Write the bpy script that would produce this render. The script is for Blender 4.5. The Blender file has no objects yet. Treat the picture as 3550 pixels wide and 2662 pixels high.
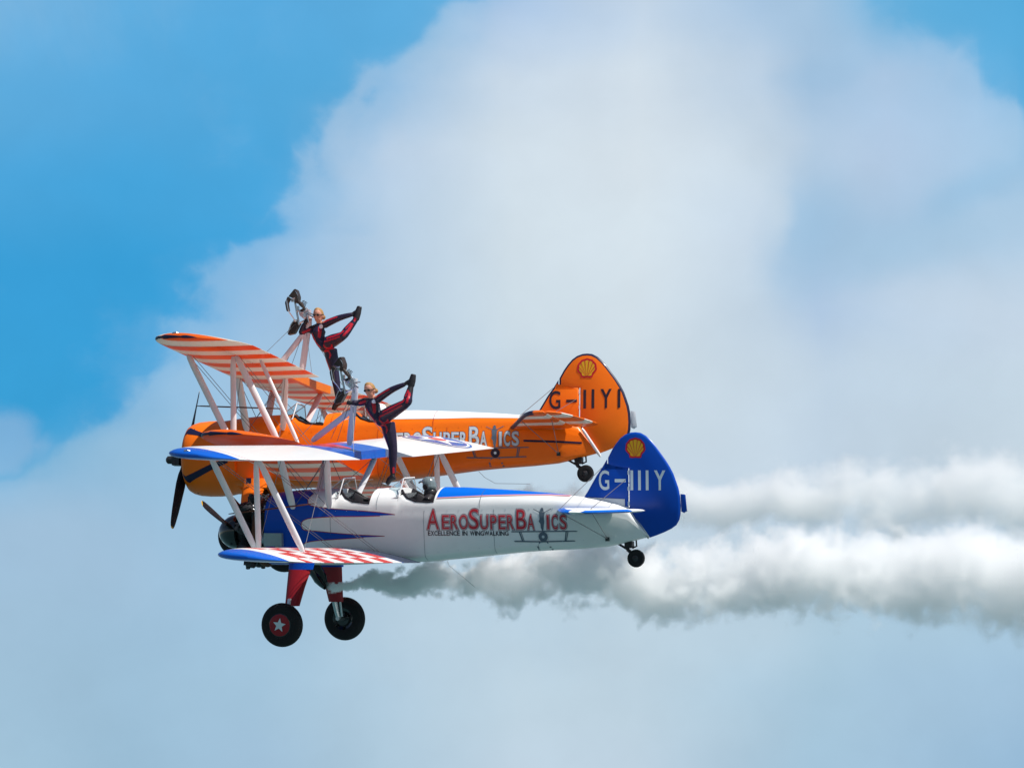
import bpy, bmesh, math, random
from mathutils import Vector, Matrix
from mathutils.bvhtree import BVHTree
random.seed(7)
sc = bpy.context.scene
COL = sc.collection
R = math.radians
# ------------------------------------------------------------------ camera
PITCH = R(11.0)
cam_d = bpy.data.cameras.new('camera'); cam = bpy.data.objects.new('camera', cam_d); COL.objects.link(cam)
cam_d.sensor_width = 36.0; cam_d.lens = 27830.0/3550*36
cam_d.clip_start = 1.0; cam_d.clip_end = 30000.0
CAM_LOC = Vector((0, 0, 1.7))
cam.location = CAM_LOC; cam.rotation_euler = (R(90)+PITCH, 0, 0)
sc.camera = cam
CR = Vector((1, 0, 0)); CU = Vector((0, -math.sin(PITCH), math.cos(PITCH))); CB = Vector((0, -math.cos(PITCH), -math.sin(PITCH)))
def c2w(v): return CR*v[0]+CU*v[1]+CB*v[2]
# ------------------------------------------------------------------ sun and sky
SUN_CAM = Vector((0.55, 1.0, 0.205)).normalized()      # towards the sun, seen from the camera: high, to the right
SUN = c2w(SUN_CAM).normalized()
sun_el = math.asin(SUN.z); sun_az = math.atan2(SUN.x, SUN.y)
sd = bpy.data.lights.new('sun', 'SUN'); sd.energy = 5.0; sd.angle = R(0.53); sd.color = (1.0, 0.965, 0.91)
sun = bpy.data.objects.new('sun', sd); COL.objects.link(sun)
sun.rotation_euler = (-SUN).to_track_quat('-Z', 'Y').to_euler(); sun.location = SUN*500

def nd(nt, typ, loc=None, **kw):
    n = nt.nodes.new(typ)
    for k, v in kw.items():
        if k.startswith('i_'):
            key = k[2:]; key = int(key) if key.isdigit() else key
            n.inputs[key].default_value = v
        else: setattr(n, k, v)
    return n
def mth(nt, op, a, b=None, c=None, clamp=False):
    n = nt.nodes.new('ShaderNodeMath'); n.operation = op; n.use_clamp = clamp
    for i, v in enumerate((a, b, c)):
        if v is None: continue
        if isinstance(v, (int, float)): n.inputs[i].default_value = v
        else: nt.links.new(v, n.inputs[i])
    return n.outputs[0]
def lin(c):
    return tuple(((v/255)/12.92 if v/255 <= 0.04045 else ((v/255+0.055)/1.055)**2.4) for v in c)
def mixc(nt, f, a, b, blend='MIX'):
    n = nt.nodes.new('ShaderNodeMix'); n.data_type = 'RGBA'; n.blend_type = blend; n.clamp_factor = True
    for s, v in ((0, f), (6, a), (7, b)):
        if isinstance(v, (int, float)): n.inputs[s].default_value = v
        elif isinstance(v, tuple): n.inputs[s].default_value = (v[0], v[1], v[2], 1)
        else: nt.links.new(v, n.inputs[s])
    return n.outputs[2]

SKY_STRENGTH = 0.07
EXPO = 0.25
world = bpy.data.worlds.new('World'); sc.world = world; world.use_nodes = True
nt = world.node_tree; nt.nodes.clear()
sky = nd(nt, 'ShaderNodeTexSky'); sky.sky_type = 'NISHITA'; sky.sun_disc = False
sky.sun_elevation = sun_el; sky.sun_rotation = sun_az; sky.altitude = 50; sky.air_density = 1.0; sky.dust_density = 0.6; sky.ozone_density = 2.0
tc = nd(nt, 'ShaderNodeTexCoord')
# the clouds stand at fixed directions of the sky: (u, v) are the tangents of the direction about the centre of the cloud bank
FWD = -CB
def dotn(vec):
    n = nt.nodes.new('ShaderNodeVectorMath'); n.operation = 'DOT_PRODUCT'; nt.links.new(tc.outputs['Generated'], n.inputs[0]); n.inputs[1].default_value = vec; return n.outputs['Value']
df = mth(nt, 'MAXIMUM', dotn(FWD), 0.02)
FPX = 27830.0
u0 = mth(nt, 'MULTIPLY_ADD', mth(nt, 'DIVIDE', dotn(CR), df), FPX/3550, 0.5)       # 0..1 across the cloud bank
v0 = mth(nt, 'MULTIPLY_ADD', mth(nt, 'DIVIDE', dotn(CU), df), -FPX/2662, 0.5)      # 0..1 down the cloud bank
cmb = nd(nt, 'ShaderNodeCombineXYZ'); nt.links.new(u0, cmb.inputs[0]); nt.links.new(mth(nt, 'MULTIPLY', v0, 0.75), cmb.inputs[1])
def noise(scale, detail, rough, dist=0.0, vec=None, off=(0, 0, 0), tree=None):
    t = tree or nt
    n = t.nodes.new('ShaderNodeTexNoise'); n.inputs['Scale'].default_value = scale; n.inputs['Detail'].default_value = detail
    n.inputs['Roughness'].default_value = rough; n.inputs['Distortion'].default_value = dist
    mp = t.nodes.new('ShaderNodeVectorMath'); mp.operation = 'ADD'; mp.inputs[1].default_value = off
    if vec is not None: t.links.new(vec, mp.inputs[0])
    t.links.new(mp.outputs[0], n.inputs['Vector'])
    return n
na = noise(4.5, 7, 0.55, 0.3, cmb.outputs[0], (3.1, 1.7, 0)); nb = noise(4.5, 7, 0.55, 0.3, cmb.outputs[0], (8.4, 5.2, 0))
nc = noise(2.2, 2, 0.5, 0.0, cmb.outputs[0], (1.4, 9.2, 0)); ne = noise(2.2, 2, 0.5, 0.0, cmb.outputs[0], (6.4, 2.9, 0))
u = mth(nt, 'ADD', u0, mth(nt, 'ADD', mth(nt, 'MULTIPLY', mth(nt, 'SUBTRACT', na.outputs[0], 0.5), 0.075), mth(nt, 'MULTIPLY', mth(nt, 'SUBTRACT', nc.outputs[0], 0.5), 0.02)))
v = mth(nt, 'ADD', v0, mth(nt, 'ADD', mth(nt, 'MULTIPLY', mth(nt, 'SUBTRACT', nb.outputs[0], 0.5), 0.10), mth(nt, 'MULTIPLY', mth(nt, 'SUBTRACT', ne.outputs[0], 0.5), 0.03)))
US = [0.0, 0.125, 0.25, 0.375, 0.5, 0.62, 0.75, 0.80, 0.875, 1.0]
CLOUD = [
 (0.00, [(120,178,222),(125,180,222),(130,183,222),(145,192,225),(170,197,227),(194,212,230),(168,197,225),(165,196,224),(130,184,222),(110,176,220)]),
 (0.10, [(120,178,222),(125,180,222),(132,184,223),(158,194,226),(199,215,230),(208,221,232),(190,209,228),(164,194,222),(170,198,226),(150,191,224)]),
 (0.20, [(120,178,222),(128,181,222),(136,184,222),(184,206,228),(207,221,232),(213,225,234),(200,216,230),(182,204,226),(178,202,228),(160,197,226)]),
 (0.30, [(118,178,221),(130,182,222),(138,184,222),(180,204,226),(208,222,232),(212,225,234),(196,213,229),(166,196,224),(166,197,224),(175,204,228)]),
 (0.40, [(120,179,220),(128,182,221),(152,189,222),(182,205,225),(205,220,230),(210,223,232),(192,211,228),(176,200,226),(186,207,228),(195,212,228)]),
 (0.50, [(122,180,219),(132,183,220),(158,193,221),(178,203,223),(197,214,227),(205,220,230),(197,214,228),(191,210,227),(193,212,228),(196,214,228)]),
 (0.60, [(134,183,218),(148,189,218),(156,192,219),(174,201,222),(192,211,225),(199,215,228),(196,213,227),(190,208,224),(191,209,224),(195,212,225)]),
 (0.70, [(156,190,217),(155,190,217),(156,192,218),(174,201,221),(190,210,224),(193,211,225),(190,209,224),(184,206,223),(182,204,222),(180,204,222)]),
 (0.80, [(160,192,216),(157,191,216),(158,192,217),(174,201,220),(188,210,224),(188,209,223),(182,206,222),(174,202,220),(169,199,219),(166,197,218)]),
 (0.90, [(159,192,215),(156,190,214),(160,193,216),(174,201,220),(190,211,225),(188,209,223),(172,200,219),(166,197,217),(164,195,218),(160,192,217)]),
 (1.00, [(160,193,215),(155,190,214),(160,192,216),(172,200,219),(191,211,226),(189,209,224),(168,197,217),(162,194,215),(161,193,217),(152,187,215)]),
]
BLUES = [
 (0.00, [(116,178,222),(92,170,220),(86,168,220),(92,171,221),(100,174,221),(104,176,221),(100,174,220),(98,173,220),(96,173,219),(84,168,217)]),
 (0.12, [(92,170,220),(86,168,220),(82,167,219),(88,170,220),(95,172,220),(100,174,220),(98,173,220),(98,173,220),(96,173,219),(90,170,218)]),
 (0.25, [(74,163,217),(68,162,217),(72,163,217),(80,166,218),(80,166,218),(90,168,218),(90,170,218),(90,170,218),(90,170,218),(90,170,218)]),
 (0.36, [(58,158,215),(57,158,215),(60,160,216),(66,162,216),(70,163,216),(80,166,216),(84,168,216),(84,168,216),(84,168,216),(84,168,216)]),
 (0.52, [(58,159,214),(57,158,214),(62,160,215),(70,163,215),(76,165,215),(80,166,216),(84,168,216),(84,168,216),(84,168,216),(84,168,216)]),
 (0.64, [(100,173,215),(104,175,216),(108,177,216),(110,178,216),(110,178,216),(110,178,216),(110,178,216),(110,178,216),(110,178,216),(110,178,216)]),
]
def rows(table):
    total = None
    for i, (vv, cols) in enumerate(table):
        rp = nt.nodes.new('ShaderNodeValToRGB'); cr = rp.color_ramp; cr.interpolation = 'LINEAR'
        while len(cr.elements) > 1: cr.elements.remove(cr.elements[-1])
        cr.elements[0].position = US[0]; cr.elements[0].color = (*lin(cols[0]), 1)
        for uu, cc in zip(US[1:], cols[1:]):
            e = cr.elements.new(uu); e.color = (*lin(cc), 1)
        nt.links.new(u, rp.inputs[0])
        if total is None: total = rp.outputs[0]
        else:
            mr = nt.nodes.new('ShaderNodeMapRange'); mr.interpolation_type = 'SMOOTHSTEP'
            mr.inputs['From Min'].default_value = table[i-1][0]; mr.inputs['From Max'].default_value = vv
            nt.links.new(v, mr.inputs['Value'])
            total = mixc(nt, mr.outputs[0], total, rp.outputs[0])
    return total
def fcurve(x, pts):
    n = nt.nodes.new('ShaderNodeFloatCurve'); c = n.mapping.curves[0]
    c.points[0].location = pts[0]; c.points[1].location = pts[-1]
    for p in pts[1:-1]: c.points.new(*p)
    for p in c.points: p.handle_type = 'AUTO_CLAMPED'
    n.mapping.use_clip = False; n.mapping.update(); nt.links.new(x, n.inputs['Value']); return n.outputs[0]
# the ragged edge of the big cloud on the left, and of the blue gap at the upper right
fe = noise(9.0, 8, 0.58, 0.25, cmb.outputs[0], (4.3, 0.7, 2.0)).outputs[0]
fe2 = noise(26.0, 6, 0.6, 0.2, cmb.outputs[0], (1.3, 6.7, 2.0)).outputs[0]
billow = mth(nt, 'ABSOLUTE', mth(nt, 'SUBTRACT', noise(11.0, 3, 0.45, 0.2, cmb.outputs[0], (9.3, 1.7, 6.0)).outputs[0], 0.5))
rag = mth(nt, 'ADD', mth(nt, 'MULTIPLY', mth(nt, 'SUBTRACT', fe, 0.5), 0.12), mth(nt, 'MULTIPLY', mth(nt, 'SUBTRACT', fe2, 0.5), 0.022))
rag = mth(nt, 'SUBTRACT', mth(nt, 'ADD', rag, 0.012), mth(nt, 'MULTIPLY', billow, 0.14))
ue = fcurve(v, [(0, .462), (.021, .428), (.0525, .396), (.0945, .356), (.131, .333), (.173, .312), (.20, .298), (.236, .290), (.263, .288), (.288, .278), (.305, .235), (.325, .212), (.362, .197), (.40, .197), (.425, .170), (.473, .152), (.526, .118), (.553, .108), (.579, .075), (.62, .02), (.66, -.15), (1, -.5)])
def sstep(x, a, b):
    m = nt.nodes.new('ShaderNodeMapRange'); m.interpolation_type = 'SMOOTHSTEP'; m.inputs['From Min'].default_value = a; m.inputs['From Max'].default_value = b; nt.links.new(x, m.inputs['Value']); return m.outputs[0]
dL = mth(nt, 'ADD', mth(nt, 'SUBTRACT', u0, ue), rag)
mL = mth(nt, 'ADD', mth(nt, 'MULTIPLY', sstep(dL, -.017, .022), .58), mth(nt, 'MULTIPLY', sstep(dL, -.05, .09), .42))
ve = fcurve(u0, [(0, -.5), (.80, -.12), (.847, .0), (.862, .021), (.894, .032), (.929, .056), (.950, .062), (.963, .105), (.992, .122), (1.0, .16), (1.1, .24)])
dR = mth(nt, 'ADD', mth(nt, 'SUBTRACT', v0, ve), mth(nt, 'MULTIPLY', rag, 1.1))
mR = mth(nt, 'ADD', mth(nt, 'MULTIPLY', sstep(dR, -.03, .03), .6), mth(nt, 'MULTIPLY', sstep(dR, -.09, .10), .4))
cloudc = rows(CLOUD)
def patch(cx, cy_, rx, ry, tilt, lo, hi, col, amt):
    global cloudc
    ca, sa = math.cos(tilt), math.sin(tilt)
    a = mth(nt, 'SUBTRACT', u, cx); b = mth(nt, 'MULTIPLY', mth(nt, 'SUBTRACT', v, cy_), .75)
    p = mth(nt, 'DIVIDE', mth(nt, 'ADD', mth(nt, 'MULTIPLY', a, ca), mth(nt, 'MULTIPLY', b, sa)), rx)
    q = mth(nt, 'DIVIDE', mth(nt, 'SUBTRACT', mth(nt, 'MULTIPLY', b, ca), mth(nt, 'MULTIPLY', a, sa)), ry)
    d = mth(nt, 'ADD', mth(nt, 'SQRT', mth(nt, 'ADD', mth(nt, 'MULTIPLY', p, p), mth(nt, 'MULTIPLY', q, q))), mth(nt, 'MULTIPLY', rag, 5.0))
    cloudc = mixc(nt, mth(nt, 'MULTIPLY', mth(nt, 'SUBTRACT', 1.0, sstep(d, lo, hi)), amt), cloudc, lin(col))
patch(.795, .30, .042, .075, .25, .1, 1.5, (158, 194, 223), .75)
patch(.83, .335, .05, .03, -.4, .1, 1.6, (160, 194, 223), .5)
patch(.765, .27, .015, .04, .1, .1, 1.5, (205, 219, 231), .5)
patch(.945, .245, .06, .022, -.5, .2, 1.4, (150, 192, 224), .6)
patch(.815, .09, .05, .018, -.3, .2, 1.5, (156, 192, 223), .5)
patch(.90, .315, .10, .030, -.25, .1, 1.4, (166, 199, 225), .6)
patch(.945, .40, .10, .05, -.25, .1, 1.6, (196, 213, 229), .5)
patch(.06, .72, .12, .05, .2, .1, 1.6, (165, 195, 220), .5)
patch(.43, .80, .10, .06, .0, .1, 1.6, (184, 206, 222), .5)
blues = rows(BLUES)
total = mixc(nt, mth(nt, 'MULTIPLY', mL, mR), blues, cloudc)
# thin veils drifting over the blue
veil = mth(nt, 'MULTIPLY', sstep(noise(3.0, 7, .6, .4, cmb.outputs[0], (7.7, 3.3, 4.0)).outputs[0], .50, .72), .18)
total = mixc(nt, veil, total, lin((165, 196, 222)))
wl_ = mth(nt, 'ADD', mth(nt, 'ADD', u0, mth(nt, 'ABSOLUTE', mth(nt, 'MULTIPLY', mth(nt, 'SUBTRACT', v0, .58), 1.2))), mth(nt, 'MULTIPLY', rag, 1.2))
total = mixc(nt, mth(nt, 'MULTIPLY', mth(nt, 'SUBTRACT', 1.0, sstep(wl_, .02, .09)), .55), total, lin((150, 186, 220)))
# soft billows inside the clouds
bil = noise(7.0, 6, 0.5, 0.2, cmb.outputs[0], (2.0, 4.0, 1.0)).outputs[0]
bil2 = noise(22.0, 6, 0.6, 0.2, cmb.outputs[0], (5.0, 1.0, 3.0)).outputs[0]
bil = mth(nt, 'ADD', mth(nt, 'MULTIPLY_ADD', mth(nt, 'SUBTRACT', bil, 0.5), 0.20, 1.012), mth(nt, 'MULTIPLY', mth(nt, 'SUBTRACT', bil2, 0.5), 0.05))
bn = nt.nodes.new('ShaderNodeVectorMath'); bn.operation = 'SCALE'; nt.links.new(total, bn.inputs[0]); nt.links.new(bil, bn.inputs['Scale'])
bank = nt.nodes.new('ShaderNodeVectorMath'); bank.operation = 'SCALE'; nt.links.new(bn.outputs[0], bank.inputs[0]); bank.inputs['Scale'].default_value = 1.0/SKY_STRENGTH/2**EXPO
# everywhere else: the physical sky with broken cloud
dirn = noise(2.3, 6, 0.55, 0.4, tc.outputs['Generated'], (5.0, 1.0, 2.0)).outputs[0]
cov = nt.nodes.new('ShaderNodeMapRange'); cov.interpolation_type = 'SMOOTHSTEP'; cov.inputs['From Min'].default_value = 0.55; cov.inputs['From Max'].default_value = 0.68
nt.links.new(dirn, cov.inputs['Value'])
els = mixc(nt, cov.outputs[0], sky.outputs[0], (3.6, 4.2, 5.0))
# window of the bank: fades into the rest of the sky well outside
du = mth(nt, 'ABSOLUTE', mth(nt, 'SUBTRACT', u0, 0.5)); dv = mth(nt, 'ABSOLUTE', mth(nt, 'SUBTRACT', v0, 0.5))
def ss(x, a, b):
    m = nt.nodes.new('ShaderNodeMapRange'); m.interpolation_type = 'SMOOTHSTEP'; m.inputs['From Min'].default_value = a; m.inputs['From Max'].default_value = b
    m.inputs['To Min'].default_value = 1; m.inputs['To Max'].default_value = 0; nt.links.new(x, m.inputs['Value']); return m.outputs[0]
inside = mth(nt, 'MULTIPLY', mth(nt, 'MULTIPLY', ss(du, 0.65, 2.6), ss(dv, 0.65, 2.6)), mth(nt, 'GREATER_THAN', dotn(FWD), 0.2))
fin = mixc(nt, inside, els, bank.outputs[0])
bg = nd(nt, 'ShaderNodeBackground', i_1=SKY_STRENGTH); nt.links.new(fin, bg.inputs[0])
out = nd(nt, 'ShaderNodeOutputWorld'); nt.links.new(bg.outputs[0], out.inputs[0])
world.cycles.sampling_method = 'MANUAL'; world.cycles.sample_map_resolution = 512

sc.view_settings.view_transform = 'Standard'; sc.view_settings.look = 'None'; sc.view_settings.gamma = 1.0
sc.view_settings.exposure = EXPO; sc.view_settings.use_curve_mapping = False
cy = sc.cycles
cy.volume_bounces = 12; cy.max_bounces = 14; cy.diffuse_bounces = 3; cy.transparent_max_bounces = 12
cy.volume_step_rate = 2.0; cy.volume_max_steps = 256
cy.use_denoising = True

# ------------------------------------------------------------------ materials
MATS = {}
def new_mat(name):
    m = bpy.data.materials.new(name); m.use_nodes = True; m.node_tree.nodes.clear(); return m
def paint(name, col, rough=0.35, coat=0.3, metal=0.0, spec=0.5, dirt=0.06, dirt_scale=3.0, bump=0.0, bump_scale=40, translucent=0.0, extra=None, ribs=0.0):
    """Painted surface: base colour with faint mottling, optional fabric relief and translucency."""
    if name in MATS: return MATS[name]
    m = new_mat(name); t = m.node_tree
    p = t.nodes.new('ShaderNodeBsdfPrincipled'); o = t.nodes.new('ShaderNodeOutputMaterial')
    co = t.nodes.new('ShaderNodeTexCoord')
    n1 = noise(dirt_scale, 5, 0.6, 0.3, co.outputs['Object'], (1, 2, 3), t)
    dark = tuple(v*(1-dirt*3) for v in col)
    fac = mth(t, 'MULTIPLY', mth(t, 'SUBTRACT', n1.outputs[0], 0.35), 1.4, clamp=True)
    if extra: base = extra(t, co)
    else:
        rgb = t.nodes.new('ShaderNodeRGB'); rgb.outputs[0].default_value = (*col, 1); base = rgb.outputs[0]
    cmix = mixc(t, mth(t, 'MULTIPLY', fac, dirt*3), base, (0.0, 0.0, 0.0)) if dirt else base
    if ribs:                                             # darker lines painted for rib tapes and rib shade seen through the fabric
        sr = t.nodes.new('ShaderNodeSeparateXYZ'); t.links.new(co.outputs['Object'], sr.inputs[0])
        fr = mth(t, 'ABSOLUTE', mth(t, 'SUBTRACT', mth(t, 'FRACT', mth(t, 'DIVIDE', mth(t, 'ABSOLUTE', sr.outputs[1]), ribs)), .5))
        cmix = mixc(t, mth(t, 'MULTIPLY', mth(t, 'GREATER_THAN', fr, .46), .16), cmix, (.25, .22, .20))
    t.links.new(cmix, p.inputs['Base Color'])
    p.inputs['Roughness'].default_value = rough; p.inputs['Metallic'].default_value = metal
    p.inputs['Coat Weight'].default_value = coat; p.inputs['Coat Roughness'].default_value = 0.12
    p.inputs['Specular IOR Level'].default_value = spec*0.5
    t.links.new(mth(t, 'MULTIPLY_ADD', n1.outputs[0], 0.2, rough-0.1), p.inputs['Roughness'])
    if bump:
        nb_ = noise(bump_scale, 3, 0.6, 0.0, co.outputs['Object'], (0, 0, 0), t)
        b = t.nodes.new('ShaderNodeBump'); b.inputs['Strength'].default_value = bump; b.inputs['Distance'].default_value = 0.01
        t.links.new(nb_.outputs[0], b.inputs['Height']); t.links.new(b.outputs[0], p.inputs['Normal'])
    if translucent:
        tr = t.nodes.new('ShaderNodeBsdfTranslucent'); t.links.new(cmix, tr.inputs[0])
        ms = t.nodes.new('ShaderNodeMixShader'); ms.inputs[0].default_value = translucent
        t.links.new(p.outputs[0], ms.inputs[1]); t.links.new(tr.outputs[0], ms.inputs[2]); t.links.new(ms.outputs[0], o.inputs[0])
    else: t.links.new(p.outputs[0], o.inputs[0])
    MATS[name] = m; return m
WHITE = (0.80, 0.80, 0.79); BLUE = (0.0005, 0.062, 0.42); ORANGE = (0.92, 0.168, 0.004); NAVY = (0.012, 0.012, 0.045); RED = (0.52, 0.02, 0.035)
CREAM = (0.80, 0.76, 0.68)
M_white = paint('white_paint', WHITE, 0.42, 0.04, dirt=0.035, bump=0.05, bump_scale=6)
M_wfab = paint('white_fabric', WHITE, 0.4, 0.35, dirt=0.03, bump=0.08, bump_scale=9, translucent=0.12)
M_blue = paint('blue_paint', BLUE, 0.32, 0.03, spec=.45, dirt=0.05, bump=0.03, bump_scale=6)
M_bluelit = paint('sunlit_blue_paint', (0.0005, 0.13, 0.62), 0.4, 0.03, spec=.3, dirt=0.04)  # lighter copy of the blue for upper faces, sunlight put into the colour
M_orange = paint('orange_paint', ORANGE, 0.38, 0.05, dirt=0.03, bump=0.05, bump_scale=6)
M_navy = paint('navy_paint', NAVY, 0.4, 0.1, dirt=0.03)
M_red = paint('red_paint', RED, 0.4, 0.1, dirt=0.04)
M_dred = paint('dark_red_paint', (0.30, 0.010, 0.018), 0.4, 0.1, dirt=0.06)
M_pink = paint('pale_red_line', (0.62, 0.30, 0.32), 0.4, 0.2, dirt=0.02)
M_grey = paint('grey_line_paint', (0.10, 0.13, 0.17), 0.45, 0.2, dirt=0.02)
M_lgrey = paint('light_grey_paint', (0.55, 0.58, 0.62), 0.4, 0.3, dirt=0.02)
M_letblue = paint('pale_lettering', (0.62, 0.70, 0.74), 0.4, 0.3, dirt=0.02)
M_letdark = paint('dark_lettering', (0.03, 0.015, 0.03), 0.4, 0.3, dirt=0.02)
M_yellow = paint('emblem_yellow', (0.80, 0.42, 0.01), 0.35, 0.3, dirt=0.02)
M_ered = paint('emblem_red', (0.62, 0.01, 0.02), 0.35, 0.3, dirt=0.02)
M_black = paint('black_rubber', (0.012, 0.012, 0.014), 0.7, 0.0, dirt=0.1, dirt_scale=12, bump=0.15, bump_scale=50)
M_leather = paint('black_leather', (0.02, 0.017, 0.02), 0.45, 0.1, dirt=0.1, dirt_scale=10, bump=0.25, bump_scale=25)
M_pad = paint('brown_black_pad', (.045, .032, .028), 0.5, 0.1, dirt=0.2, dirt_scale=12, bump=0.3, bump_scale=25)
M_gloss = paint('gloss_black', (0.006, 0.006, 0.008), 0.12, 1.0, dirt=0.0)
M_engine = paint('engine_metal', (0.06, 0.06, 0.065), 0.45, 0.0, metal=0.7, dirt=0.2, dirt_scale=14, bump=0.3, bump_scale=30)
M_steel = paint('steel', (0.55, 0.56, 0.58), 0.3, 0.0, metal=0.9, dirt=0.1, dirt_scale=12)
M_blade = paint('propeller_black', (0.010, 0.010, 0.014), 0.5, 0.0, dirt=0.0)
M_wire = paint('bracing_wire_steel', (0.20, 0.19, 0.20), 0.45, 0.0, metal=0.5, dirt=0.1)
M_rust = paint('rusty_exhaust', (0.12, 0.05, 0.03), 0.6, 0.0, metal=0.4, dirt=0.2, dirt_scale=10)
M_silver = paint('silver_box_paint', (0.30, 0.36, 0.38), 0.4, 0.1, metal=0.3, dirt=0.1)
M_strutw = paint('strut_paint', (0.78, 0.77, 0.78), 0.35, 0.4, dirt=0.05, dirt_scale=6)
M_strutp = paint('pale_pink_strut_paint', (0.78, 0.62, 0.62), 0.35, 0.4, dirt=0.05, dirt_scale=6)
M_lav = paint('pale_grey_paint', (0.62, 0.62, 0.72), 0.35, 0.3, dirt=0.05, dirt_scale=6)
def glass_mat():
    m = new_mat('windshield_glass'); t = m.node_tree
    g = t.nodes.new('ShaderNodeBsdfGlossy'); g.inputs['Roughness'].default_value = 0.05; g.inputs['Color'].default_value = (0.9, 0.95, 1, 1)
    tr = t.nodes.new('ShaderNodeBsdfTransparent'); tr.inputs['Color'].default_value = (0.78, 0.86, 0.88, 1)
    fr = t.nodes.new('ShaderNodeLayerWeight'); fr.inputs['Blend'].default_value = 0.2
    ms = t.nodes.new('ShaderNodeMixShader'); o = t.nodes.new('ShaderNodeOutputMaterial')
    t.links.new(mth(t, 'MULTIPLY_ADD', mth(t, 'POWER', fr.outputs['Facing'], 3.0), 0.6, 0.07), ms.inputs[0]); t.links.new(tr.outputs[0], ms.inputs[1]); t.links.new(g.outputs[0], ms.inputs[2]); t.links.new(ms.outputs[0], o.inputs[0])
    return m
M_glass = glass_mat()
def stripes_extra(t, co):
    sp = t.nodes.new('ShaderNodeSeparateXYZ'); t.links.new(co.outputs['Object'], sp.inputs[0])
    ay = mth(t, 'ABSOLUTE', sp.outputs[1])
    f = mth(t, 'FRACT', mth(t, 'DIVIDE', mth(t, 'SUBTRACT', ay, 0.04), 0.86))
    s = mth(t, 'GREATER_THAN', f, 0.5)
    return mixc(t, s, CREAM, (0.86, 0.155, 0.010))
def tip_extra(xle, c, yt, solid):
    def ex(t, co):
        sp = t.nodes.new('ShaderNodeSeparateXYZ'); t.links.new(co.outputs['Object'], sp.inputs[0]); ay = mth(t, 'ABSOLUTE', sp.outputs[1])
        base = mixc(t, mth(t, 'GREATER_THAN', ay, solid), stripes_extra(t, co), (0.86, 0.155, 0.010))
        return base
    return ex
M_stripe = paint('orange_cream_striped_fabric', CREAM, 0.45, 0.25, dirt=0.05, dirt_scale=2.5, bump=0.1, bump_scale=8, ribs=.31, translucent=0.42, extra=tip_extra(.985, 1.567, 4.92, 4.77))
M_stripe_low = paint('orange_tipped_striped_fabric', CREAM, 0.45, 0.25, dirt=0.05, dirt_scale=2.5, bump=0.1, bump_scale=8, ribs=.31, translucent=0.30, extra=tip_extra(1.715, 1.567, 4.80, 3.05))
def tail_stripes(t, co):
    sp = t.nodes.new('ShaderNodeSeparateXYZ'); t.links.new(co.outputs['Object'], sp.inputs[0])
    ay = mth(t, 'ABSOLUTE', sp.outputs[1])
    f = mth(t, 'FRACT', mth(t, 'DIVIDE', mth(t, 'ADD', ay, 0.10), 0.72))
    s = mth(t, 'GREATER_THAN', f, 0.42)
    return mixc(t, s, CREAM, (0.84, 0.15, 0.010))
M_tstripe = paint('orange_cream_striped_tail_fabric', CREAM, 0.45, 0.25, dirt=0.05, dirt_scale=2.5, translucent=0.15, extra=tail_stripes)
def checker_extra(t, co):
    sp = t.nodes.new('ShaderNodeSeparateXYZ'); t.links.new(co.outputs['Object'], sp.inputs[0])
    a = mth(t, 'FLOOR', mth(t, 'DIVIDE', mth(t, 'SUBTRACT', sp.outputs[0], 1.70), 0.33))
    b = mth(t, 'FLOOR', mth(t, 'DIVIDE', sp.outputs[1], 0.36)); ay = mth(t, 'ABSOLUTE', sp.outputs[1])
    s = mth(t, 'MODULO', mth(t, 'ABSOLUTE', mth(t, 'ADD', a, b)), 2.0)
    c = mixc(t, mth(t, 'GREATER_THAN', s, 0.5), WHITE, (0.62, 0.04, 0.03))
    c = mixc(t, mth(t, 'LESS_THAN', ay, 1.10), c, (.01, .05, .25))
    return mixc(t, mth(t, 'LESS_THAN', ay, 1.03), c, (.035, .045, .08))      # dark non-slip walkway at the root
M_check = paint('red_white_chequered_fabric', WHITE, 0.4, 0.3, dirt=0.03, bump=0.06, bump_scale=9, translucent=0.08, extra=checker_extra)

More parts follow.
